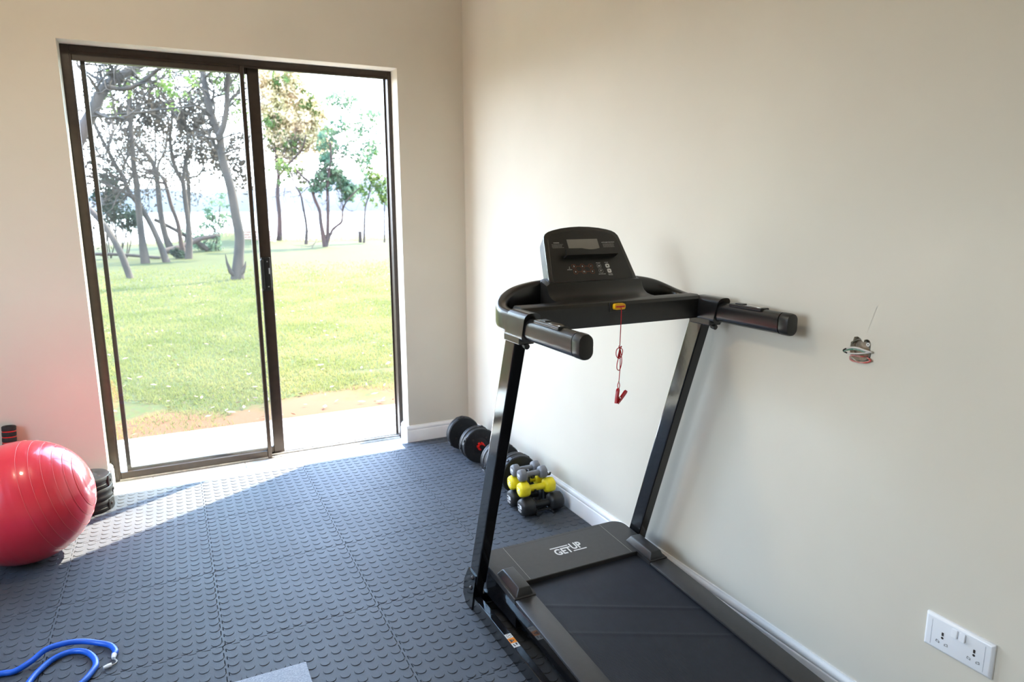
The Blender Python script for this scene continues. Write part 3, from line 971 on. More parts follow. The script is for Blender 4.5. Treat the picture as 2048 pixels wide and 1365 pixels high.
# ------------------------------------------------------------------ weight plates stacked by the door
def plate(mb, org, axis, R, th, hole=.014):
    p = [(hole, 0), (R * .42, 0), (R * .46, -.002 * 0 + .001), (R * .50, 0), (R * .95, 0), (R, th * .14), (R, th * .32), (R * .985, th * .36), (R * .985, th * .64), (R, th * .68), (R, th * .86), (R * .95, th), (R * .50, th), (R * .46, th - .001), (R * .42, th), (hole, th), (hole, 0)]
    return mb.lathe(p, org, axis, 48, cap=False)
def plate_detail(root_part, org, axis, R, th, ang0, face):
    """four round holes on the face and moulded grip blocks on the rim"""
    ax = Vector(axis).normalized()
    u = ax.orthogonal().normalized()
    w = ax.cross(u)
    org = Vector(org)
    mb = MB()
    for k in range(4):
        a = math.radians(ang0 + 90 * k)
        c_ = org + (u * math.cos(a) + w * math.sin(a)) * R * .58 + ax * (th + .0003 if face > 0 else -.0003)
        mb.lathe([(.0001, 0), (.0058, 0)], c_, ax, 14, cap=False)
    mb.build('finger_hole', M['holed'], root_part)
    mb = MB()
    for k in range(3):
        a = math.radians(ang0 + 40 + 120 * k)
        rd = u * math.cos(a) + w * math.sin(a)
        tg = ax.cross(rd)
        c_ = org + rd * (R - .004) + ax * th * .5
        bm_ = bmesh.new()
        bmesh.ops.create_cube(bm_, size=1)
        bmesh.ops.bevel(bm_, geom=bm_.edges[:], offset=.12, segments=2, affect='EDGES')
        Mx = Matrix(((tg.x * .044, rd.x * .0105, ax.x * th * .9, c_.x), (tg.y * .044, rd.y * .0105, ax.y * th * .9, c_.y), (tg.z * .044, rd.z * .0105, ax.z * th * .9, c_.z), (0, 0, 0, 1)))
        mb.bm(bm_, Mx)
        mb.lathe([(.0001, .0095), (.007, .009), (.0085, .005), (.0085, 0)], c_, rd, 14, cap=False)
    mb.build('rim_grip', M['weight'], root_part, smooth=40)
PX, PY = -1.995, -0.225
pl_lab = ['black vinyl weight plate, bottom of the stack left of the door', 'black vinyl weight plate, middle of the stack left of the door', 'black vinyl weight plate, top of the stack left of the door']
z = ZM
for i, th in enumerate((.052, .055, .050)):
    t = thing('weight_plate', pl_lab[i], 'weight plate', (PX, PY, z), 'weight plates stacked by the door')
    R = (.101, .099, .098)[i]
    o = plate(MB(), (PX + (0, .002, -.003)[i], PY, z), (0, 0, 1), R, th, .014).build('disc', M['weight'], t, smooth=35)
    plate_detail(t, (PX, PY, z), (0, 0, 1), R, th, (10, 35, 20)[i], 1)
    z += th + .0008

# ------------------------------------------------------------------ adjustable dumbbells by the right wall
def star_nut(mb, c_, axis, R=.022, th=.018):
    pts = []
    for k in range(6):
        for a, r in ((-14, R), (14, R), (22, R * .72), (38, R * .72)):
            an = math.radians(60 * k + a)
            pts.append((r * math.cos(an), r * math.sin(an)))
    ax = Vector(axis)
    return mb.prism(pts, c_, (1, 0, 0), (0, 0, 1), ax * th)
def adj_dumbbell(label, x, plates_, ybar, nuts, group):
    R = .095
    zc = ZM + R + .002
    t = thing('adjustable_dumbbell', label, 'dumbbell', (x, sum(ybar) / 2, ZM), group)
    MB().lathe([(.0001, 0), (.0125, .0), (.0125, ybar[1] - ybar[0]), (.0001, ybar[1] - ybar[0])], (x, ybar[0], zc), (0, 1, 0), 20).build('bar', M['blackpaint'], t, smooth=40)
    for i, (y0_, y1_) in enumerate(plates_):
        o = plate(MB(), (x, y0_, zc), (0, 1, 0), R, y1_ - y0_, .0135).build('weight_disc', M['weight'], t, smooth=35)
        plate_detail(o, (x, y0_, zc), (0, 1, 0), R, y1_ - y0_, 25 + 31 * i, -1)
    for y_ in nuts:
        mb_ = MB()
        star_nut(mb_, (x, y_, zc), (0, -1, 0))
        mb_.build('star_nut', M['nut'], t)
    return t
adj_dumbbell('adjustable dumbbell with black discs and a red star nut in the room corner', -.148, [(-.292, -.248), (-.478, -.444), (-.516, -.486)], (-.600, -.205), (-.516, -.228), 'adjustable dumbbells along the right wall')
adj_dumbbell('adjustable dumbbell with black discs just behind the small coloured dumbbells', -.146, [(-.762, -.722), (-.803, -.766), (-.945, -.908), (-.985, -.949)], (-1.025, -.685), (-.985, -.704), 'adjustable dumbbells along the right wall')

# ------------------------------------------------------------------ rack of small dumbbells
rk = thing('dumbbell_rack', 'small black plastic rack holding three pairs of dumbbells', 'dumbbell rack', (-.15, -1.155, ZM))
YC = -1.155
for x in (-.190, -.108):
    for yy, zz in ((.055, .058), (.047, .135), (.034, .197)):
        for s_ in (-1, 1):
            y_ = YC + s_ * yy
            pts = [(y_ + s_ * (-.020 + .0), zz - .018)]
            # cradle hook under each handle
            arc = [(y_ + .022 * math.cos(math.radians(a)), zz + .022 * math.sin(math.radians(a))) for a in range(180, 361, 20)]
            arc2 = [(y_ + .017 * math.cos(math.radians(a)), zz + .017 * math.sin(math.radians(a))) for a in range(360, 179, -20)]
            mb = MB()
            mb.prism(arc + arc2, (x - .004, 0, 0), (0, 1, 0), (0, 0, 1), (.008, 0, 0))
            mb.build('cradle', M['neo_k'], rk)
for x in (-.190, -.108):
    mb = MB()
    mb.box(x - .004, x + .004, YC - .010, YC + .010, ZM, .205, .002, 1)
    mb.box(x - .004, x + .004, YC - .090, YC + .090, ZM, ZM + .012, .002, 1)
    for s_ in (-1, 1):
        mb.box(x - .004, x + .004, YC + s_ * .075 - .005, YC + s_ * .075 + .005, ZM, .046, .002, 1)
        for zz, yy in ((.040, .058), (.118, .048), (.182, .032)):
            mb.box(x - .004, x + .004, YC + min(0, s_ * yy), YC + max(0, s_ * yy), zz - .006, zz + .004)
    mb.build('rack_side', M['neo_k'], rk)
for zz in (.026, .105, .172):
    MB().box(-.190, -.108, YC - .006, YC + .006, zz, zz + .012, .002, 1).build('rack_bar', M['neo_k'], rk)
for s_ in (-1, 1):
    MB().box(-.190, -.108, YC + s_ * .075 - .004, YC + s_ * .075 + .004, .030, .038, .001, 1).build('rack_bar', M['neo_k'], rk)
def hand_weight(label, y, z, xl, xr, R, rh, hl, mat, lab_text, lmat):
    """rounded six-sided heads on a straight handle"""
    t = thing('hand_dumbbell', label, 'dumbbell', ((xl + xr) / 2, y, z - R), 'small vinyl dumbbells on the rack')
    def head(x0, x1):
        mb_ = MB()
        rings = []
        n3 = 36
        for fx, k in ((0, .62), (.05, .80), (.16, .95), (.30, 1.0), (.70, 1.0), (.86, .95), (.96, .78), (1.0, .55)):
            ring_ = []
            for q in range(n3):
                a = 2 * math.pi * q / n3
                hexr = math.cos(math.pi / 6) / math.cos(((a + math.pi / 6) % (math.pi / 3)) - math.pi / 6)
                rr = R * k * (.55 + .45 * hexr)
                ring_.append((x0 + (x1 - x0) * fx, y + rr * math.cos(a), z + rr * math.sin(a)))
            rings.append(ring_)
        return mb_.loft(rings)
    h1_ = head(xl, xl + hl).build('head', mat, t, smooth=50)
    head(xr - hl, xr).build('head', mat, t, smooth=50)
    MB().lathe([(rh, 0), (rh, xr - xl - 2 * hl + .012)], (xl + hl - .006, y, z), (1, 0, 0), 24).build('handle', mat, t, smooth=50)
    text(lab_text, lmat, 'weight_mark', h1_, (xl - .0006, y, z), (0, -1, 0), (0, 0, 1), box=(-R * .42, R * .42, -R * .10, R * .34), bold=.03)
    text('KG', lmat, 'weight_mark', h1_, (xl - .0006, y, z), (0, -1, 0), (0, 0, 1), box=(-R * .3, R * .3, -R * .42, -R * .18), bold=.03)
hand_weight('black dumbbell at the front of the bottom row of the rack', YC - .055, .056, -.262, -.048, .043, .0165, .068, M['neo_k'], '3', M['print_w'])
hand_weight('black dumbbell at the back of the bottom row of the rack', YC + .055, .056, -.262, -.048, .043, .0165, .068, M['neo_k'], '3', M['print_w'])
hand_weight('yellow dumbbell at the front of the middle row of the rack', YC - .047, .136, -.264, -.086, .0355, .0150, .050, M['neo_y'], '2', M['print_w'])
hand_weight('yellow dumbbell at the back of the middle row of the rack', YC + .047, .136, -.264, -.086, .0355, .0150, .050, M['neo_y'], '2', M['print_w'])
hand_weight('grey dumbbell at the front of the top row of the rack', YC - .034, .198, -.258, -.120, .0295, .0130, .036, M['neo_g'], '1', M['print_w'])
hand_weight('grey dumbbell at the back of the top row of the rack', YC + .034, .198, -.258, -.120, .0295, .0130, .036, M['neo_g'], '1', M['print_w'])

# ------------------------------------------------------------------ foam grip bar behind the ball
gb = thing('grip_bar', 'black foam exercise bar with red rings standing behind the red ball', 'exercise bar', (-2.315, -.10, 0.0))
gax = Vector((.02, .05, .39)).normalized()
go = Vector((-2.312, -.092, 0.004))
MB().lathe([(.0001, 0), (.012, 0), (.012, .22), (.0001, .22)], go, gax, 16).build('bar', M['blackpaint'], gb, smooth=40)
mb = MB()
pr_ = [(.015, .20)]
for k in range(6):
    a = .249 + k * .0255
    pr_ += [(.026, a + .002), (.028, a + .005), (.028, a + .0205), (.026, a + .0235)]
pr_ += [(.022, .402), (.015, .402), (.015, .385), (.0001, .385)]
mb.lathe(pr_, go, gax, 28, cap=False)
mb.build('foam_grip', M['foam'], gb, smooth=50)
mb = MB()
for k in range(1, 6):
    a = .249 + k * .0255
    mb.lathe([(.0262, a - .0022), (.0275, a - .0015), (.0275, a + .0015), (.0262, a + .0022)], go, gax, 28, cap=False)
mb.build('red_ring', M['nut'], gb, smooth=50)

# ------------------------------------------------------------------ blue resistance tube
rt = thing('resistance_tube', 'blue rubber exercise tube looped on the mats with a white end plug', 'exercise tube', (-1.95, -1.5, ZM))
rtube = .0085
zt = ZM + rtube
A_ = [(-2.42, -1.40, zt), (-2.28, -1.475, zt), (-2.20, -1.478, zt), (-2.126, -1.465, zt), (-2.088, -1.470, zt), (-2.048, -1.455, zt + .010), (-2.013, -1.421, zt + .018), (-1.967, -1.407, zt + .016), (-1.918, -1.407, zt + .008), (-1.868, -1.430, zt), (-1.838, -1.459, zt), (-1.824, -1.494, zt), (-1.826, -1.513, zt)]
B_ = [(-2.055, -1.66, zt), (-2.048, -1.60, zt), (-2.040, -1.548, zt), (-2.022, -1.500, zt), (-1.992, -1.455, zt), (-1.950, -1.437, zt), (-1.908, -1.457, zt), (-1.880, -1.505, zt), (-1.873, -1.548, zt), (-1.884, -1.585, zt), (-1.902, -1.620, zt), (-1.94, -1.665, zt), (-1.99, -1.685, zt), (-2.04, -1.675, zt), (-2.052, -1.64, zt + .016)]
mb = MB()
for P_ in (A_, B_):
    sp_ = spline(P_, 14)
    mb.tube(sp_, [rtube * (1 + .035 * (k % 2)) for k in range(len(sp_))], 14)
mb.build('tube', M['bluetube'], rt, smooth=60)
MB().lathe([(.0001, 0), (.0078, 0), (.0070, .012), (.005, .022), (.0001, .023)], (-1.8255, -1.511, zt), (-.08, -1, 0), 16).build('end_collar', M['whitep'], rt, smooth=40)
MB().tube(spline([(-1.8275, -1.532, zt), (-1.818, -1.546, zt - .003), (-1.822, -1.560, zt - .003), (-1.836, -1.566, zt - .002)], 6), .0024, 8).build('plug_strap', M['print_g'], rt, smooth=60)
MB().lathe([(.0001, 0), (.0065, 0), (.0065, .010), (.0045, .022), (.0001, .023)], (-1.830, -1.562, zt - .002), (-1, -.25, 0), 14).build('end_plug', M['whitep'], rt, smooth=40)

# ------------------------------------------------------------------ woven mat at the bottom edge
wm = MB().box(-2.02, -1.3005, -2.42, -1.8075, ZM, ZM + .004, .001, 1).build('woven_mat', M['woven'])
tag(wm, 'silver grey woven mat lying on the rubber mats, only its corner in view', 'mat')

# ------------------------------------------------------------------ double wall socket
ws = thing('wall_socket', 'white double wall socket with two rocker switches low on the right wall', 'socket', (0, -2.9415, .331))
sy0, sy1, sz0, sz1 = -3.0195, -2.8635, .3305, .4165
bm = bmesh.new()
a_ = [bm.verts.new((0, y, z_)) for y, z_ in ((sy0, sz0), (sy1, sz0), (sy1, sz1), (sy0, sz1))]
b_ = [bm.verts.new((-.009, y, z_)) for y, z_ in ((sy0 + .006, sz0 + .006), (sy1 - .006, sz0 + .006), (sy1 - .006, sz1 - .006), (sy0 + .006, sz1 - .006))]
m_ = [bm.verts.new((-.004, y, z_)) for y, z_ in ((sy0, sz0), (sy1, sz0), (sy1, sz1), (sy0, sz1))]
bm.faces.new(b_)
for lo_, hi_ in ((a_, m_), (m_, b_)):
    for k in range(4):
        bm.faces.new((lo_[k], lo_[(k + 1) % 4], hi_[(k + 1) % 4], hi_[k]))
bmesh.ops.bevel(bm, geom=[e for e in bm.edges if not e.is_boundary], offset=.0018, segments=2, affect='EDGES', profile=.5)
sp_ = MB().bm(bm).build('face_plate', M['whitep'], ws, smooth=40)
for y in (sy0 + .018, sy1 - .018):
    mb = MB()
    mb.add([(-.0092, y - .0003, sz0 + .010), (-.0092, y + .0003, sz0 + .010), (-.0092, y + .0003, sz1 - .012), (-.0092, y - .0003, sz1 - .012)], [(0, 1, 2, 3)])
    mb.build('plate_line', M['silver'], sp_)
for y in (-2.9342, -2.9518):
    bm = bmesh.new()
    bmesh.ops.create_cube(bm, size=1)
    bmesh.ops.bevel(bm, geom=bm.edges[:], offset=.08, segments=2, affect='EDGES')
    mb = MB().bm(bm, Matrix.Translation((-.0092, y, .3965)) @ Matrix.Rotation(math.radians(11), 4, 'Y') @ Matrix.Diagonal((.008, .0135, .0195, 1)))
    mb.build('rocker_switch', M['whitep'], ws, smooth=40)
for yc in (-2.9077, -2.9795):
    mb = MB()
    mb.prism(rrect(.0048, .0088, .0012, 3), (-.0091, yc, .3785), (0, -1, 0), (0, 0, 1), (-.0003, 0, 0))
    mb.prism([(.0030 * math.cos(k * math.pi / 8), .0030 * math.sin(k * math.pi / 8)) for k in range(16)], (-.0091, yc, .3688), (0, -1, 0), (0, 0, 1), (-.0003, 0, 0))
    mb.build('earth_hole', M['holed'], ws)
    for s_ in (-1, 1):
        cy = yc + s_ * .0100
        tri = [(-.0042, -.0022), (.0042, -.0034), (.0040, .0012), (-.0030, .0040)]
        tri = [(a2 * s_, b2) for a2, b2 in tri]
        mb = MB()
        o_ = [(-.0091, cy - p[0], .3556 + p[1]) for p in tri]
        i_ = [(-.0094, cy - p[0] * .72, .3556 + p[1] * .68) for p in tri]
        mb.add([(-.0094,) + p[1:] for p in o_] + i_, [(k, (k + 1) % 4, 4 + (k + 1) % 4, 4 + k) for k in range(4)])
        mb.build('pin_hole', M['holed'], ws)

# ------------------------------------------------------------------ bare conduit box and wires in the wall hole
wbx = thing('wall_box', 'broken hole in the right wall with a bare box and loose wires', 'wall box', (0, -2.618, .98))
MB().lathe([(.030, .050), (.030, .006), (.0275, .004), (.0275, .045), (.0001, .045)], (0, -2.613, 1.008), (1, 0, 0), 32, cap=False).build('conduit_box', M['conduit'], wbx, smooth=40)
MB().box(.016, .052, -2.665, -2.570, .965, 1.06).build('rubble_back', M['plaster'], wbx)
MB().lathe([(.0018, 0), (.0050, 0), (.0050, -.010), (.0018, -.010), (.0018, 0)], (.006, -2.6400, 1.0285), (1, 0, 0), 16, cap=False).build('screw_post', M['wire_w'], wbx, smooth=40)
W1 = [(.012, -2.646, 1.008), (-.008, -2.6530, 1.0118), (-.013, -2.6385, 1.0143), (-.016, -2.6226, 1.0175), (-.018, -2.6068, 1.0166), (-.024, -2.5950, 1.0127), (-.028, -2.5900, 1.0085), (-.022, -2.5868, 1.0030), (-.017, -2.5940, .9993), (-.014, -2.616, 1.0018), (-.012, -2.6364, 1.0066), (-.008, -2.6523, 1.0110), (.012, -2.645, 1.004)]
MB().tube(spline(W1[:6], 6), .0026, 8).build('wire', M['wire_w'], wbx, smooth=60)
MB().tube(spline([(p[0] + .001, p[1], p[2] - .0045) for p in W1[2:7]], 6), .0022, 8).build('wire', M['wire_g'], wbx, smooth=60)
MB().tube(spline(W1[5:9], 6), .0018, 8).build('wire', M['holed'], wbx, smooth=60)
MB().tube(spline(W1[8:], 6), .0020, 8).build('wire', M['wire_w'], wbx, smooth=60)
W2 = [(.012, -2.634, .996), (-.002, -2.628, .9955), (-.004, -2.6163, .9942), (-.006, -2.5993, .9936), (-.006, -2.5933, .9879), (-.006, -2.5973, .9809), (-.006, -2.6115, .9788), (-.006, -2.6273, .9796), (-.006, -2.6425, .9831), (-.006, -2.6530, .9890), (-.006, -2.6498, .9925), (-.003, -2.6413, .9948), (.010, -2.636, .990)]
MB().tube(spline(W2, 6), .0020, 8).build('wire', M['wire_r'], wbx, smooth=60)

# ------------------------------------------------------------------ outdoors
def leafmat(name, c1, c2, scale=3.0):
    m_ = bpy.data.materials.new(name)
    m_.use_nodes = True
    n_ = m_.node_tree
    n_.nodes.clear()
    o_ = nd(n_, 'ShaderNodeOutputMaterial')
    d_ = nd(n_, 'ShaderNodeBsdfDiffuse')
    t_ = nd(n_, 'ShaderNodeBsdfTranslucent')
    mx_ = nd(n_, 'ShaderNodeMixShader')
    mx_.inputs[0].default_value = 0.45
    no = nd(n_, 'ShaderNodeTexNoise')
    no.inputs['Scale'].default_value = scale
    no.inputs['Detail'].default_value = 5
    tc_ = nd(n_, 'ShaderNodeTexCoord')
    n_.links.new(tc_.outputs['Object'], no.inputs['Vector'])
    r_ = nd(n_, 'ShaderNodeMapRange')
    r_.inputs['From Min'].default_value = .38
    r_.inputs['From Max'].default_value = .62
    n_.links.new(no.outputs['Fac'], r_.inputs['Value'])
    c_ = nd(n_, 'ShaderNodeMix', data_type='RGBA')
    c_.inputs['A'].default_value = (*c1, 1)
    c_.inputs['B'].default_value = (*c2, 1)
    n_.links.new(r_.outputs[0], c_.inputs['Factor'])
    n_.links.new(c_.outputs['Result'], d_.inputs[0])
    n_.links.new(c_.outputs['Result'], t_.inputs[0])
    n_.links.new(d_.outputs[0], mx_.inputs[1])
    n_.links.new(t_.outputs[0], mx_.inputs[2])
    n_.links.new(mx_.outputs[0], o_.inputs[0])
    return m_
LM = {'au': leafmat('autumn_leaves', (.58, .45, .29), (.48, .43, .24), 1.5), 'gr': leafmat('green_leaves', (.075, .13, .045), (.13, .17, .055), 2),
      'bg': leafmat('grey_green_leaves', (.075, .14, .09), (.15, .20, .115), 2), 'lg': leafmat('light_green_leaves', (.13, .20, .05), (.18, .24, .07), 2),
      'dry': leafmat('dry_twig_leaves', (.042, .034, .028), (.068, .054, .042), 3), 'dk': leafmat('dark_bush_leaves', (.02, .036, .03), (.04, .06, .04), 3)}
M['bark'] = pm('bark', (.016, .0115, .0095), .9, col2=(.048, .032, .0235), vscale=6, bump=.5, bscale=30, stretch=(1, 1, .25))
M['bark_red'] = pm('red_brown_bark', (.048, .023, .016), .9, col2=(.028, .019, .016), vscale=5, bump=.5, bscale=30, stretch=(1, 1, .3))
M['grassblade'] = leafmat('grass_blades', (.128, .138, .044), (.195, .18, .07), 1.2)
M['litter'] = pm('dry_leaf_litter', (.22, .13, .08), .8, col2=(.33, .25, .19), vscale=2)
M['brick'] = pm('pink_brick', (.22, .125, .095), .85, var=.2, vscale=3)
M['mortar'] = pm('mortar', (.45, .40, .34), .9, var=.1)
M['hill'] = pm('haze_tinted_hill', (.033, .039, .050), .95, col2=(.038, .044, .055), vscale=.012)  # distance haze is put into the blue-grey base colour
M['water'] = pm('lake_water', (.10, .13, .16), .12, spec=.6, var=.05, vscale=.02, bump=.1, bscale=.8)

# lawn: turf with a bare strip of red soil along the paving
m = bpy.data.materials.new('lawn_turf')
m.use_nodes = True
n = m.node_tree
b = n.nodes['Principled BSDF']
b.inputs['Roughness'].default_value = .9
b.inputs['Specular IOR Level'].default_value = .1
t = nd(n, 'ShaderNodeTexCoord')
n1 = nd(n, 'ShaderNodeTexNoise')
n1.inputs['Scale'].default_value = 1.1
n1.inputs['Detail'].default_value = 6
n.links.new(t.outputs['Object'], n1.inputs['Vector'])
n2 = nd(n, 'ShaderNodeTexNoise')
n2.inputs['Scale'].default_value = 30
n2.inputs['Detail'].default_value = 5
n.links.new(t.outputs['Object'], n2.inputs['Vector'])
g1 = nd(n, 'ShaderNodeMix', data_type='RGBA')
g1.inputs['A'].default_value = (.036, .039, .0115, 1)
g1.inputs['B'].default_value = (.052, .051, .0175, 1)
n.links.new(n1.outputs['Fac'], g1.inputs['Factor'])
g2 = nd(n, 'ShaderNodeMix', data_type='RGBA', blend_type='OVERLAY')
g2.inputs['Factor'].default_value = .7
n.links.new(g1.outputs['Result'], g2.inputs['A'])
n.links.new(n2.outputs['Color'], g2.inputs['B'])
sxyz = nd(n, 'ShaderNodeSeparateXYZ')
n.links.new(t.outputs['Object'], sxyz.inputs[0])
mr = nd(n, 'ShaderNodeMapRange')
mr.inputs['From Min'].default_value = .95
mr.inputs['From Max'].default_value = 2.0
mr.inputs['To Min'].default_value = .62
mr.inputs['To Max'].default_value = .0
n.links.new(sxyz.outputs['Y'], mr.inputs['Value'])
n3 = nd(n, 'ShaderNodeTexNoise')
n3.inputs['Scale'].default_value = 2.4
n3.inputs['Detail'].default_value = 8
n.links.new(t.outputs['Object'], n3.inputs['Vector'])
ad = nd(n, 'ShaderNodeMath', operation='ADD')
n.links.new(mr.outputs[0], ad.inputs[0])
n.links.new(n3.outputs['Fac'], ad.inputs[1])
st = nd(n, 'ShaderNodeMapRange')
st.inputs['From Min'].default_value = .74
st.inputs['From Max'].default_value = .92
n.links.new(ad.outputs[0], st.inputs['Value'])
g3 = nd(n, 'ShaderNodeMix', data_type='RGBA')
n.links.new(st.outputs[0], g3.inputs['Factor'])
n.links.new(g2.outputs['Result'], g3.inputs['A'])
g3.inputs['B'].default_value = (.10, .045, .023, 1)
n.links.new(g3.outputs['Result'], b.inputs['Base Color'])
M['lawn'] = m

GZ = -0.05
def gz(x, y):
    z_ = GZ
    if y > 29:
        z_ -= min((y - 29) * .075, 3.2)
    # low mound behind the trees on the left
    z_ += .42 * math.exp(-(((x - .9) / 1.6) ** 2 + ((y - 29) / 2.2) ** 2))
    return z_
ysl = [-40, -15, -6, 0.1, .95, 2, 4, 7, 11, 16, 20, 23, 25, 26, 27, 28, 29, 30, 31, 32, 34, 37, 42, 50, 65, 80]
xsl = [-90, -50, -25, -12, -8, -5, -4, -3, -2, -1, 0, .5, 1, 1.5, 2, 2.5, 3, 4, 5, 7, 9, 14, 25, 50, 90]
vs = [(x, y, gz(x, y) if y > 0.1 else -.2) for y in ysl for x in xsl]
nx_ = len(xsl)
fs = [(i * nx_ + k, i * nx_ + k + 1, (i + 1) * nx_ + k + 1, (i + 1) * nx_ + k) for i in range(len(ysl) - 1) for k in range(nx_ - 1)]
lawn = MB().add(vs, fs).build('lawn', M['lawn'], smooth=60)
struct(lawn, 'sunlit grass lawn running from the paving down to the lake')
struct(MB().add([(-3000, 45, -2.1), (3000, 45, -2.1), (3000, 1500, -2.1), (-3000, 1500, -2.1)], [(0, 1, 2, 3)]).build('lake', M['water']), 'pale lake beyond the trees')
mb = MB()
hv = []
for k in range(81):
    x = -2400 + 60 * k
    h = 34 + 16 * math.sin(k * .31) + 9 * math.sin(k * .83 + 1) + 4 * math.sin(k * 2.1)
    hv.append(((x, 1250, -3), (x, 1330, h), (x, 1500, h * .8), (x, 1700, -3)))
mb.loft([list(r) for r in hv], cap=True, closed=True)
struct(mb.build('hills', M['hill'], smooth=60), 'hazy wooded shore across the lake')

# paving outside the door
pv = MB().box(-8, 6, WT, .925, -.20, -.032).build('paving', M['grout'])
struct(pv, 'strip of pale paving tiles outside the glass door')
ROOT[pv.name] = (0, 0, 0)
for k in range(-5, 8):
    x = -1.292 + .446 * k
    MB().box(x + .002, x + .444, WT + .003, .905, -.032, -.020, .0015, 1).build('tile', M['tile'], pv)
MB().box(-8, 6, .908, .955, -.20, -.030, .004, 1).build('kerb_edge', M['brick'], pv)
def tube_tree(mb, path, sc=1.75, n=5):
    P = [Vector(p[:3]) for p in path]
    sp_ = spline(P, n)
    R = []
    for i in range(len(path) - 1):
        for k in range(n):
            t_ = k / n
            R.append((path[i][3] * (1 - t_) + path[i + 1][3] * t_) * sc)
    R.append(path[-1][3] * sc)
    mb.tube(sp_, R, 9)
    return sp_, R
def twigs(mb, sp_, R, rng, count, t0, L, depth=2):
    tips = []
    def grow(p, d, length, r, lev):
        pts = [p]
        q = p.copy()
        dd = d.copy()
        for k in range(4):
            dd = (dd + Vector(rng.normal(0, .28, 3)) + Vector((0, 0, .06))).normalized()
            q = q + dd * length / 4
            pts.append(q.copy())
        mb.tube(pts, [r, r * .85, r * .7, r * .5, r * .3], 4, cap=False)
        tips.append(q)
        if lev > 0:
            for _ in range(3):
                k = int(rng.integers(1, 5))
                nd_ = (dd + Vector(rng.normal(0, .8, 3))).normalized()
                grow(pts[k], nd_, length * rng.uniform(.45, .75), r * .55, lev - 1)
    for _ in range(count):
        i = int(rng.uniform(t0, 1) * (len(sp_) - 1))
        t_ = (sp_[min(i + 1, len(sp_) - 1)] - sp_[max(i - 1, 0)]).normalized()
        d = (t_ * .5 + Vector(rng.normal(0, .7, 3))).normalized()
        grow(sp_[i], d, L * rng.uniform(.6, 1.2), max(R[i] * .4, .007), depth)
    return tips
def leaves(cl, rng, size):
    """small pointed leaves scattered in clumps"""
    C_, = (np.asarray(cl, float),)
    n_ = len(C_)
    u = rng.normal(0, 1, (n_, 3))
    u /= np.linalg.norm(u, axis=1)[:, None]
    w = rng.normal(0, 1, (n_, 3))
    w -= u * (u * w).sum(1)[:, None]
    w /= np.linalg.norm(w, axis=1)[:, None]
    s = size * rng.uniform(.6, 1.4, (n_, 1))
    V = np.stack([C_ - u * s, C_ + w * s * .42, C_ + u * s, C_ - w * s * .42], 1).reshape(-1, 3)
    return V.tolist(), [(4 * i, 4 * i + 1, 4 * i + 2, 4 * i + 3) for i in range(n_)]
def raw(name, vs, fs, mat, parent=None, kind=None):
    me = bpy.data.meshes.new(name)
    me.from_pydata(vs, [], fs)
    me.materials.append(mat)
    if parent is not None:
        me.transform(Matrix.Translation(-Vector(ROOT[parent.name])))
    o = bpy.data.objects.new(name, me)
    COL.objects.link(o)
    if parent is not None:
        o.parent = parent
        ROOT[o.name] = ROOT[parent.name]
    if kind:
        o['kind'] = kind
    return o
def clump(sel, rng, mult=1.0):
    pts = []
    for x, y, z_, r, n_, k in sel:
        n_ = int(n_ * mult)
        # leaves gather around a few spray centres inside the clump
        ns = max(3, n_ // 14)
        sc = rng.normal(0, r * .52, (ns, 3))
        idx = rng.integers(0, ns, n_)
        pts.append(np.array((x, y, z_)) + sc[idx] + rng.normal(0, r * .16, (n_, 3)))
    return np.concatenate(pts)
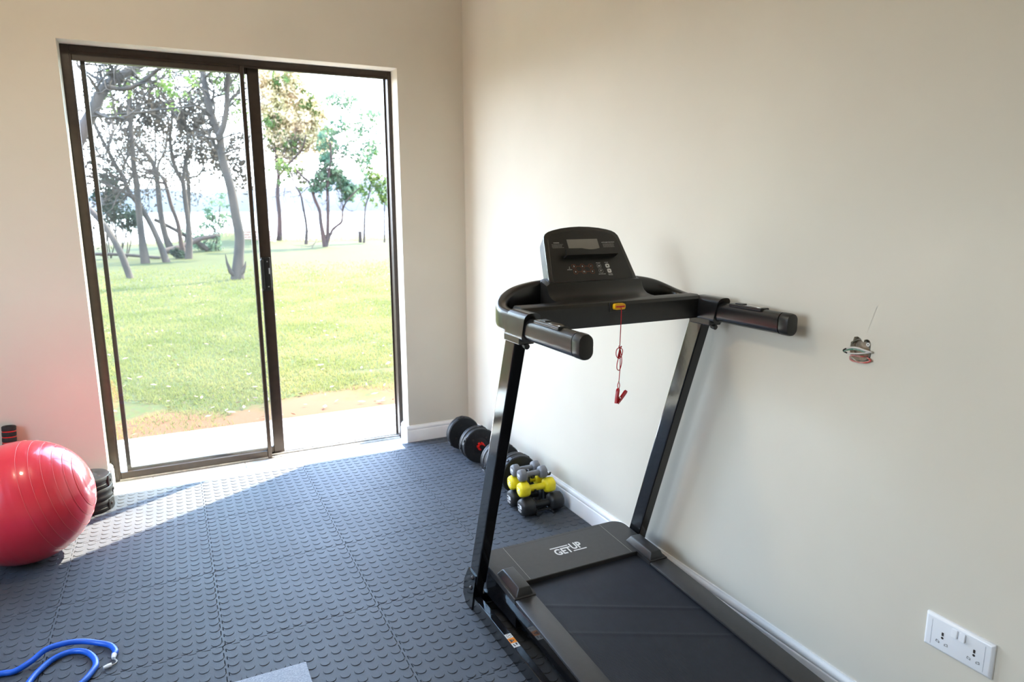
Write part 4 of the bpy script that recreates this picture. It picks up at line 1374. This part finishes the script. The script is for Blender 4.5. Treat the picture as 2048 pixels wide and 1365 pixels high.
TREES = {"T1":[[[-2.328,12.786,-0.05,0.0424],[-2.353,12.801,-0.008,0.0406],[-2.445,12.848,0.391,0.0387],[-2.556,12.926,0.703,0.037],[-2.719,13.036,1.044,0.0353],[-2.941,13.176,1.353,0.0337],[-3.29,13.348,1.731,0.0321],[-3.657,13.551,2.187,0.0306],[-3.922,13.786,2.794,0.0291]]],"T2":[[[-2.155,17.296,-0.05,0.0539],[-2.182,17.288,0.672,0.0499],[-2.182,17.264,1.421,0.046],[-2.169,17.225,2.157,0.0421],[-2.188,17.171,2.422,0.0382],[-2.163,17.1,3.372,0.0344],[-2.132,17.014,3.954,0.0305],[-2.084,16.913,4.632,0.0267],[-2.032,16.796,5.409,0.0229]]],"T3":[[[-1.634,17.403,-0.05,0.0464],[-1.752,17.41,0.403,0.0437],[-1.893,17.43,0.862,0.041],[-2.038,17.463,1.243,0.0384],[-2.232,17.509,1.593,0.0358],[-2.388,17.569,1.868,0.0332],[-2.47,17.642,2.22,0.0307],[-2.619,17.727,2.519,0.0281],[-2.797,17.827,2.982,0.0256],[-2.939,17.939,3.355,0.023],[-3.049,18.065,3.705,0.0204],[-3.188,18.203,4.219,0.0178]],[[-2.269,17.403,1.657,0.0232],[-2.462,17.371,1.811,0.021],[-2.652,17.275,1.936,0.0187],[-2.913,17.115,2.042,0.0165],[-3.113,16.891,2.18,0.0142],[-3.363,16.603,2.224,0.0119]],[[-2.773,17.403,2.95,0.0155],[-2.678,17.437,3.132,0.0129],[-2.618,17.537,3.344,0.0104],[-2.57,17.703,3.69,0.0079]]],"T4":[[[-1.453,22.326,-0.05,0.0619],[-1.617,22.338,0.49,0.0571],[-1.698,22.371,1.268,0.0524],[-1.701,22.426,2.053,0.0477],[-1.715,22.504,2.558,0.0431],[-1.823,22.604,3.012,0.0385],[-1.997,22.726,3.224,0.0339],[-2.225,22.871,3.484,0.0292],[-2.407,23.038,3.778,0.0245],[-2.65,23.226,4.057,0.0198]],[[-1.689,22.326,2.502,0.0238],[-1.613,22.298,2.855,0.0213],[-1.472,22.214,3.109,0.0188],[-1.367,22.074,3.292,0.0162],[-1.263,21.878,3.813,0.0137],[-1.187,21.626,4.193,0.0112]],[[-1.726,22.326,2.742,0.0152],[-1.66,22.349,3.303,0.0134],[-1.62,22.415,3.912,0.0115],[-1.612,22.526,4.334,0.0096]]],"T5":[[[-1.158,19.138,-0.05,0.0418],[-1.221,19.148,0.471,0.0382],[-1.25,19.178,0.971,0.0346],[-1.384,19.229,1.511,0.0311],[-1.456,19.301,2.031,0.0276],[-1.537,19.393,2.306,0.0241],[-1.648,19.505,2.395,0.0206],[-1.743,19.638,2.528,0.0171]]],"T6":[[[-1.064,18.608,-0.05,0.049],[-0.988,18.619,0.602,0.0454],[-0.981,18.652,0.976,0.0418],[-1.008,18.708,1.82,0.0382],[-1.028,18.786,2.176,0.0347],[-1.147,18.886,2.447,0.0312],[-1.219,19.008,2.804,0.0277],[-1.243,19.152,3.402,0.0242],[-1.142,19.319,3.94,0.0207],[-1.116,19.508,4.523,0.0171]],[[-1.032,18.608,2.17,0.0245],[-0.902,18.572,2.785,0.022],[-0.813,18.464,3.112,0.0195],[-0.817,18.284,3.573,0.017],[-0.886,18.032,4.01,0.0144],[-0.968,17.708,4.42,0.0119]]],"T7":[[[-0.987,23.703,-0.05,0.0451],[-0.824,23.719,1.099,0.0421],[-0.738,23.767,2.096,0.0392],[-0.728,23.847,2.568,0.0363],[-0.728,23.959,3.109,0.0334],[-0.582,24.103,3.641,0.0306]],[[-0.724,23.703,2.475,0.022],[-0.56,23.679,2.511,0.02],[-0.397,23.607,2.563,0.018],[-0.238,23.487,2.784,0.0159],[-0.15,23.319,3.17,0.0139],[-0.028,23.103,3.412,0.0118]]],"T8":[[[-0.351,11.471,-0.05,0.0615],[-0.28,11.474,0.441,0.0588],[-0.236,11.483,0.827,0.0562],[-0.273,11.499,1.212,0.0536],[-0.3,11.52,1.592,0.0511],[-0.348,11.548,1.929,0.0486],[-0.38,11.581,2.087,0.0461],[-0.44,11.621,2.489,0.0437],[-0.447,11.667,2.832,0.0413],[-0.524,11.719,3.104,0.0388],[-0.597,11.777,3.47,0.0364],[-0.633,11.842,3.837,0.034],[-0.648,11.912,4.065,0.0315],[-0.679,11.989,4.536,0.0291],[-0.692,12.071,4.878,0.0266]],[[-0.461,11.471,2.814,0.0335],[-0.375,11.455,2.997,0.0313],[-0.298,11.407,3.317,0.0291],[-0.26,11.327,3.702,0.0268],[-0.231,11.215,3.963,0.0245],[-0.19,11.071,4.357,0.0221]],[[-0.291,11.471,3.354,0.0197],[-0.183,11.505,3.526,0.0169],[-0.033,11.605,3.682,0.0142],[0.122,11.771,3.9,0.0115]],[[-0.65,11.471,3.52,0.0112],[-0.782,11.416,3.779,0.0097],[-0.945,11.249,3.966,0.0081],[-1.074,10.971,4.013,0.0065]],[[-0.496,11.471,2.726,0.0101],[-0.162,11.571,2.864,0.0079],[0.157,11.871,2.926,0.0058]],[[-0.423,11.471,2.479,0.0084],[-0.089,11.571,2.585,0.0065],[0.186,11.871,2.647,0.0046]]],"T9":[[[-3.29,9.0,0.616,0.0658],[-3.077,9.005,1.375,0.0614],[-2.801,9.02,2.129,0.0573],[-2.593,9.044,2.57,0.0533],[-2.424,9.079,2.879,0.0493],[-2.312,9.123,3.121,0.0454],[-2.167,9.178,3.317,0.0414],[-1.974,9.242,3.472,0.0374],[-1.774,9.316,3.617,0.0333],[-1.636,9.4,3.75,0.0292]],[[-2.194,9.0,3.251,0.0235],[-2.128,8.989,3.225,0.0219],[-1.986,8.956,3.215,0.0203],[-1.851,8.9,3.245,0.0187],[-1.668,8.822,3.342,0.017],[-1.496,8.722,3.479,0.0154],[-1.386,8.6,3.54,0.0137]],[[-2.17,9.0,3.282,0.0165],[-2.129,9.033,3.378,0.0142],[-2.083,9.133,3.494,0.0119],[-2.023,9.3,3.639,0.0097]],[[-2.468,9.0,2.778,0.0103],[-2.161,8.988,2.83,0.0096],[-1.778,8.952,2.877,0.009],[-1.419,8.892,2.943,0.0083],[-0.998,8.808,3.002,0.0076],[-0.874,8.7,3.049,0.0069]]],"R1":[[[2.807,27.872,-0.05,0.0582],[2.882,27.884,1.076,0.0539],[2.866,27.922,2.012,0.0496],[2.967,27.984,2.787,0.0453],[2.942,28.072,3.168,0.0411],[2.963,28.184,3.72,0.0368],[2.95,28.322,4.178,0.0326],[2.992,28.484,4.954,0.0284],[3.151,28.672,5.71,0.0241]],[[2.951,27.872,2.782,0.035],[3.099,27.832,2.929,0.0315],[3.283,27.712,3.177,0.0279],[3.671,27.512,3.591,0.0243],[3.89,27.232,3.887,0.0207],[4.025,26.872,4.432,0.0171]]],"R2":[[[3.514,25.482,-0.05,0.0325],[3.577,25.496,0.648,0.0289],[3.509,25.538,1.383,0.0253],[3.437,25.607,1.962,0.0217],[3.243,25.705,2.379,0.0181],[3.184,25.83,2.699,0.0146],[3.118,25.982,3.14,0.011]],[[3.556,25.482,0.335,0.013],[3.723,25.532,0.635,0.0103],[3.907,25.682,0.894,0.0076]]],"R3":[[[3.828,23.139,-0.05,0.0451],[3.71,23.154,0.839,0.0411],[3.69,23.196,1.324,0.0373],[3.559,23.268,1.714,0.0335],[3.471,23.368,2.122,0.0297],[3.418,23.496,2.384,0.026],[3.218,23.654,2.59,0.0222],[3.025,23.839,2.834,0.0184]],[[3.847,23.139,-0.032,0.0451],[3.921,23.125,0.335,0.04],[3.988,23.084,1.379,0.035],[3.995,23.014,2.118,0.0299],[4.025,22.917,2.536,0.0249],[4.138,22.792,3.238,0.0198],[4.098,22.639,3.779,0.0148]],[[3.869,23.139,0.025,0.03],[4.103,23.124,0.551,0.0278],[4.292,23.077,0.738,0.0255],[4.454,22.999,0.888,0.0232],[4.481,22.889,1.152,0.0209],[4.479,22.749,1.376,0.0186],[4.585,22.577,1.653,0.0163],[4.793,22.374,1.914,0.014],[5.009,22.139,2.158,0.0117]],[[4.072,23.139,2.546,0.016],[4.311,23.184,2.828,0.0134],[4.551,23.317,3.246,0.0108],[4.733,23.539,3.6,0.0082]]],"R4":[[[5.925,25.49,-0.05,0.022],[6.033,25.515,1.249,0.0193],[6.158,25.59,1.686,0.0166],[6.341,25.715,2.167,0.0139],[6.533,25.89,3.007,0.0112]]],"R5":[[[6.813,25.466,-0.05,0.0177],[6.88,25.499,1.37,0.0148],[6.998,25.599,1.96,0.0119],[7.16,25.766,2.596,0.009]]]}
CLUMPS = [[3.01,28.3,6.47,0.57,420,"au"],[3.61,28.3,6.2,0.57,420,"au"],[4.19,28.3,5.52,0.57,420,"au"],[4.64,28.3,4.76,0.57,420,"au"],[2.84,28.3,5.54,0.57,420,"au"],[3.44,28.3,5.27,0.57,420,"au"],[4.03,28.3,4.56,0.57,420,"au"],[3.08,28.3,4.52,0.57,420,"au"],[3.87,28.3,7.04,0.58,420,"au"],[4.73,28.3,5.54,0.58,420,"au"],[4.87,28.3,4.28,0.57,420,"au"],[2.82,28.3,6.76,0.57,420,"au"],[3.36,28.3,3.91,0.57,420,"au"],[3.28,28.0,6.64,0.47,180,"gr"],[4.08,28.0,6.3,0.48,180,"gr"],[4.57,28.0,5.71,0.48,180,"gr"],[2.76,28.0,4.89,0.47,180,"gr"],[4.95,28.0,4.79,0.48,180,"gr"],[3.02,28.0,4.19,0.47,180,"gr"],[3.63,28.0,4.0,0.47,180,"gr"],[3.93,23.2,2.64,0.28,140,"bg"],[4.25,23.2,2.74,0.28,140,"bg"],[4.7,23.2,2.13,0.28,140,"bg"],[4.88,23.2,1.9,0.28,140,"bg"],[4.52,23.2,2.46,0.28,140,"bg"],[4.09,23.2,3.1,0.28,140,"bg"],[3.76,23.2,2.27,0.28,140,"bg"],[4.17,23.5,3.58,0.37,75,"bg"],[4.84,23.5,3.6,0.37,75,"bg"],[5.45,23.5,4.37,0.37,75,"bg"],[4.69,23.5,4.51,0.37,75,"bg"],[5.87,23.5,4.94,0.37,75,"bg"],[5.11,23.5,5.27,0.37,75,"bg"],[4.2,23.5,4.13,0.37,75,"bg"],[4.55,23.5,5.41,0.37,75,"bg"],[5.82,23.5,3.82,0.37,75,"bg"],[5.5,23.5,3.25,0.37,75,"bg"],[6.24,25.6,2.99,0.35,110,"gr"],[6.54,25.6,2.58,0.36,110,"gr"],[5.99,25.6,2.16,0.35,110,"gr"],[6.48,25.6,3.61,0.36,110,"gr"],[6.75,25.6,2.27,0.36,110,"gr"],[6.97,25.5,1.85,0.31,70,"gr"],[7.16,25.5,2.38,0.31,70,"gr"],[6.7,25.5,1.75,0.31,70,"gr"],[3.31,25.8,2.94,0.31,60,"gr"],[3.49,25.8,2.54,0.31,60,"gr"],[3.01,25.8,2.83,0.31,60,"gr"],[2.74,25.8,3.12,0.31,60,"gr"],[-2.16,9.5,3.46,0.22,90,"lg"],[-2.31,9.5,2.99,0.21,90,"lg"],[-1.59,9.5,3.54,0.22,90,"lg"],[-1.37,9.5,3.44,0.22,90,"lg"],[-1.06,9.5,3.58,0.22,90,"lg"],[-1.24,9.5,3.25,0.21,90,"lg"],[-1.95,9.5,3.44,0.22,90,"lg"],[-0.03,12.2,3.91,0.28,170,"lg"],[0.04,12.2,3.56,0.28,170,"lg"],[0.1,12.2,3.27,0.28,170,"lg"],[-0.41,12.2,3.93,0.28,170,"lg"],[-0.25,12.2,4.18,0.28,170,"lg"],[-0.59,12.2,4.06,0.28,170,"lg"],[0.04,12.2,4.21,0.28,170,"lg"],[-1.8,18.5,4.15,0.43,190,"dry"],[-1.42,18.5,4.3,0.43,190,"dry"],[-1.08,18.5,3.92,0.42,190,"dry"],[-0.61,18.5,4.08,0.43,190,"dry"],[-0.45,18.5,3.75,0.42,190,"dry"],[-1.72,18.5,3.75,0.42,190,"dry"],[-2.19,18.5,3.86,0.42,190,"dry"],[-2.49,18.5,3.91,0.42,190,"dry"],[-0.98,18.5,3.52,0.42,190,"dry"],[-0.19,18.5,3.62,0.42,190,"dry"],[-0.14,18.5,2.65,0.42,190,"dry"],[-0.37,18.5,3.06,0.42,190,"dry"],[0.42,18.5,2.8,0.42,190,"dry"],[0.72,18.5,3.24,0.43,190,"dry"],[0.51,18.5,2.23,0.42,190,"dry"],[-0.45,18.5,4.5,0.43,190,"dry"],[-1.89,18.5,4.54,0.43,190,"dry"],[-2.85,20.0,1.66,0.31,260,"dk"],[-3.07,20.0,1.37,0.31,260,"dk"],[-2.64,20.0,1.22,0.31,260,"dk"],[-2.85,20.0,1.01,0.31,260,"dk"],[-2.89,20.0,1.95,0.31,260,"dk"],[-3.16,20.0,1.73,0.31,260,"dk"],[-2.49,20.0,1.08,0.31,260,"dk"],[-2.99,20.0,2.24,0.31,260,"dk"],[-0.63,22.5,0.51,0.34,140,"bg"],[-0.32,22.5,0.34,0.35,140,"bg"],[-0.13,22.5,0.76,0.35,140,"bg"],[-0.51,22.5,-0.0,0.35,140,"bg"],[-0.1,22.5,0.07,0.35,140,"bg"],[0.17,22.5,1.53,0.35,140,"bg"],[0.29,22.5,1.01,0.35,140,"bg"],[-0.1,22.5,1.19,0.35,140,"bg"],[-1.38,18.9,0.13,0.15,140,"dk"],[-1.25,18.9,0.06,0.15,140,"dk"]]
def near(Y0, Y1, keys):
    return [c_ for c_ in CLUMPS if Y0 <= c_[1] <= Y1 and c_[5] in keys]
TI = {
 'T1': ('leaning brown tree trunk at the left edge of the glass door', 0, 0, 'bark'),
 'T2': ('straight slim grey tree trunk seen between the two leaning ones', 14, .45, 'bark'),
 'T3': ('dark tree leaning left with two forked limbs, behind the glass', 16, .4, 'bark'),
 'T4': ('dark forked tree with bare spreading top, farther back behind the glass', 16, .4, 'bark'),
 'T5': ('thin bent tree stem left of the pale forked trunk', 8, .5, 'bark_red'),
 'T6': ('pale grey forked tree in the middle of the glass pane', 18, .4, 'bark'),
 'T7': ('dark upright tree directly behind the pale forked trunk', 10, .4, 'bark'),
 'T8': ('tall forked tree with burnt stump shoots at its foot, beside the door post', 20, .45, 'bark'),
 'T9': ('big tree with thick limbs crossing the top left of the glass', 12, .5, 'bark'),
 'R1': ('tree with yellow and orange autumn crown right of the door post', 14, .45, 'bark_red'),
 'R2': ('thin crooked sapling in the open half of the doorway', 5, .5, 'bark'),
 'R3': ('reddish tree with three stems from one foot, in the open doorway', 14, .45, 'bark_red'),
 'R4': ('slender sapling with light green crown near the lake', 4, .5, 'bark'),
 'R5': ('thinnest sapling, at the right edge of the open doorway', 3, .5, 'bark'),
}
FOL = {'R1': [('au', 27, 29), ('gr', 27.5, 28.2)], 'R2': [('gr', 25.7, 26)], 'R3': [('bg', 23.0, 24)], 'R4': [('gr', 25.55, 25.65)], 'R5': [('gr', 25.4, 25.52)],
       'T9': [('lg', 9, 10)], 'T8': [('lg', 12, 12.5)], 'T6': [('dry', 18, 19)]}
for key, lines in TREES.items():
    lab, nt_, t0, bk = TI[key]
    rng = np.random.default_rng(sum(map(ord, key)))
    p0 = lines[0][0]
    root = thing('tree', lab, 'tree', (p0[0], p0[1], GZ), 'trees between the lawn and the lake')
    mb = MB()
    tw = MB()
    first = [list(p) for p in lines[0]]
    if first[0][2] > .2:     # trunk continues down to the ground
        first.insert(0, [first[0][0] - .25, first[0][1], GZ - .05, first[0][3] * 1.15])
    else:
        first[0][3] *= 1.35
        first[0][2] -= .06
    tips = []
    far = p0[1] > 15
    for i, L in enumerate([first] + lines[1:]):
        sp_, R = tube_tree(mb, L)
        if nt_:
            tips += twigs(tw, sp_, R, rng, max(3, int(nt_ * (1 if i == 0 else .6))), t0 if i == 0 else .3, 1.25 if far else .7, 2)
    if key == 'T8':
        for a, h in ((-1, .36), (1, .2)):
            mb.tube([(p0[0] + a * .03, p0[1] - .05, .02), (p0[0] + a * .12, p0[1] - .08, .12), (p0[0] + a * .17, p0[1] - .08, .12 + h * .5), (p0[0] + a * .19, p0[1] - .08, .12 + h)], [.05, .045, .025, .006], 8)
    mb.build('trunk', M[bk], root, smooth=60)
    if tw.v:
        raw('twigs', tw.v, tw.f, M[bk], root)
    for k, y0, y1 in FOL.get(key, []):
        sel = near(y0, y1, (k,))
        if sel:
            V, Fc = leaves(clump(sel, rng, {'au': 3.2, 'bg': 3.4, 'gr': 2.2}.get(k, 1.0)), rng, (.085 if k == 'au' else .075) if far else .04)
            raw('foliage', V, Fc, LM[k], root, 'stuff')
    if tips and key in ('T2', 'T3', 'T4', 'T6', 'T7'):
        P_ = np.repeat(np.array([list(v) for v in tips]), 5, axis=0) + rng.normal(0, .13, (len(tips) * 5, 3))
        V, Fc = leaves(P_, rng, .05)
        raw('dry_leaves', V, Fc, LM['dry'], root, 'stuff')
# bushes
for lab, k, y0, y1, name in (('dark grey green bush behind the leaning trunk at the left', 'dk', 19.9, 20.1, 'bush'), ('loose green bush right of the pale forked tree', 'bg', 22, 22.9, 'bush'), ('small dark bush at the foot of the pale forked tree', 'dk', 18.5, 19.2, 'bush')):
    sel = near(y0, y1, (k,))
    cx = sum(s_[0] for s_ in sel) / len(sel)
    cy = sel[0][1]
    rng = np.random.default_rng(len(sel))
    root = thing(name, lab, 'bush', (cx, cy, GZ), 'bushes between the trees')
    mb = MB()
    for s_ in sel:
        q = Vector(s_[:3])
        g = Vector((cx + rng.normal(0, .15), cy, GZ - .05))
        mb.tube(spline([g, (g + q) / 2 + Vector(rng.normal(0, .1, 3)), q], 4), .018, 5)
    mb.build('stem', M['bark'], root, smooth=60)
    V, Fc = leaves(clump(sel, rng, 1.3), rng, .06)
    raw('foliage', V, Fc, LM[k], root, 'stuff')
# fallen logs, fence post, brick steps
lg = MB().tube(spline([(-1.75, 21.2, .03), (-1.2, 21.5, .16), (-.55, 21.9, .40), (.05, 22.2, .48)], 5), [.10] * 5 + [.085] * 5 + [.07] * 5 + [.05], 10).build('fallen_log', M['bark_red'], smooth=60)
tag(lg, 'long reddish fallen log propped among the trees', 'log')
lg = MB().tube(spline([(-1.9, 22.6, 1.05), (-1.3, 22.5, .7), (-.7, 22.4, .3), (-.35, 22.4, .0)], 5), [.06] * 6 + [.075] * 6 + [.085] * 4, 10).build('fallen_log', M['bark'], smooth=60)
tag(lg, 'dark fallen limb slanting down behind the forked trees', 'log')
lg = MB().tube(spline([(-3.6, 19.5, .12), (-2.9, 19.3, .10), (-2.2, 19.2, .02), (-1.8, 19.0, -.02)], 5), .045, 8).build('fallen_log', M['bark'], smooth=60)
tag(lg, 'thin fallen branch lying low at the left of the lawn', 'log')
ps = MB().tube([(5.9, 26.0, GZ - .1), (5.9, 26.0, .42)], .075, 10).build('fence_post', M['bark'], smooth=60)
tag(ps, 'short dark wooden post at the lake edge', 'post')
st_ = thing('brick_steps', 'low pink brick steps beside the mound, right of the tall forked tree', 'steps', (1.75, 27.4, .0))
for r_ in range(5):
    zb = -.02 + r_ * .10
    for k in range(5):
        x = 1.20 + k * .25 + .125 * (r_ % 2)
        MB().box(x, x + .235, 27.0 + r_ * .16, 27.0 + r_ * .16 + .2, zb, zb + .088, .008, 1).build('brick', M['brick'], st_)
    MB().box(1.2, 2.56, 27.03 + r_ * .16, 27.0 + r_ * .16 + .3, zb - .05, zb + .092).build('mortar_bed', M['mortar'], st_)
# reeds and dry brush along the shore
rng = np.random.default_rng(5)
n_ = 2600
X = rng.uniform(-4, 11, n_)
Y = rng.uniform(27.5, 31, n_)
H = rng.uniform(.10, .55, n_) * np.where(X > 3.5, 1.0, .55)
V, Fc = [], []
for i in range(n_):
    z_ = gz(X[i], Y[i]) - .02
    dx, dy = rng.normal(0, .10, 2)
    V += [(X[i] - .012, Y[i], z_), (X[i] + .012, Y[i], z_), (X[i] + dx, Y[i] + dy, z_ + H[i])]
    Fc.append((3 * i, 3 * i + 1, 3 * i + 2))
o = raw('shore_brush', V, Fc, leafmat('dry_brush', (.26, .20, .13), (.22, .24, .10), 1.0), kind='stuff')
o['label'] = 'dry grass and brush along the lake shore'
o['category'] = 'brush'
# grass blades on the lawn near the house
n_ = 110000
Y = .96 + (rng.uniform(0, 1, n_) ** 1.6) * 15
lo = -1.57 + (-.62 / 3.76) * (Y + 3.76)
hi = -1.57 + (1.45 / 3.76) * (Y + 3.76)
X = lo + (hi - lo) * rng.uniform(0, 1, n_)
# thinner growth on the soil strip
keep = rng.uniform(0, 1, n_) < np.clip((Y - .9) / 1.1, .10, 1) ** 1.3
patch = (np.sin(X * 3.1 + 1.3 * np.sin(Y * 2.3)) + np.sin(Y * 4.7 + X * 1.7)) > -1.1 + np.clip(1.9 - Y, 0, 1) * 1.6
keep &= patch | (Y > 2.2)
keep &= rng.uniform(0, 1, n_) < np.clip((16 - Y) / 9, 0, 1)
X, Y = X[keep], Y[keep]
n_ = len(X)
H = rng.uniform(.015, .042, n_) * (1 + .25 * (Y > 4))
A = rng.uniform(0, 2 * np.pi, n_)
wd = .0032 + .0006 * Y
ln = rng.normal(0, .018, (n_, 2))
B0 = np.stack([X - np.cos(A) * wd, Y - np.sin(A) * wd, np.full(n_, GZ - .004)], 1)
B1 = np.stack([X + np.cos(A) * wd, Y + np.sin(A) * wd, np.full(n_, GZ - .004)], 1)
T_ = np.stack([X + ln[:, 0], Y + ln[:, 1], GZ + H], 1)
V = np.stack([B0, B1, T_], 1).reshape(-1, 3)
o = raw('grass', V.tolist(), np.arange(3 * n_).reshape(-1, 3).tolist(), M['grassblade'], kind='stuff')
o['label'] = 'short yellow green grass blades of the lawn'
o['category'] = 'grass'
# fallen leaves on the lawn
n_ = 420
Y = 1.0 + rng.uniform(0, 1, n_) ** 1.5 * 12
X = -1.57 + rng.uniform(-.55, 1.4, n_) / 3.76 * (Y + 3.76)
V, Fc = leaves(np.stack([X, Y, np.full(n_, GZ + .022)], 1), rng, .026)
V = [(x, y, GZ + .02 + (z_ - GZ - .022) * .35) for x, y, z_ in V]
o = raw('fallen_leaves', V, Fc, M['litter'], kind='stuff')
o['label'] = 'dry brown leaves scattered over the lawn'
o['category'] = 'leaves'
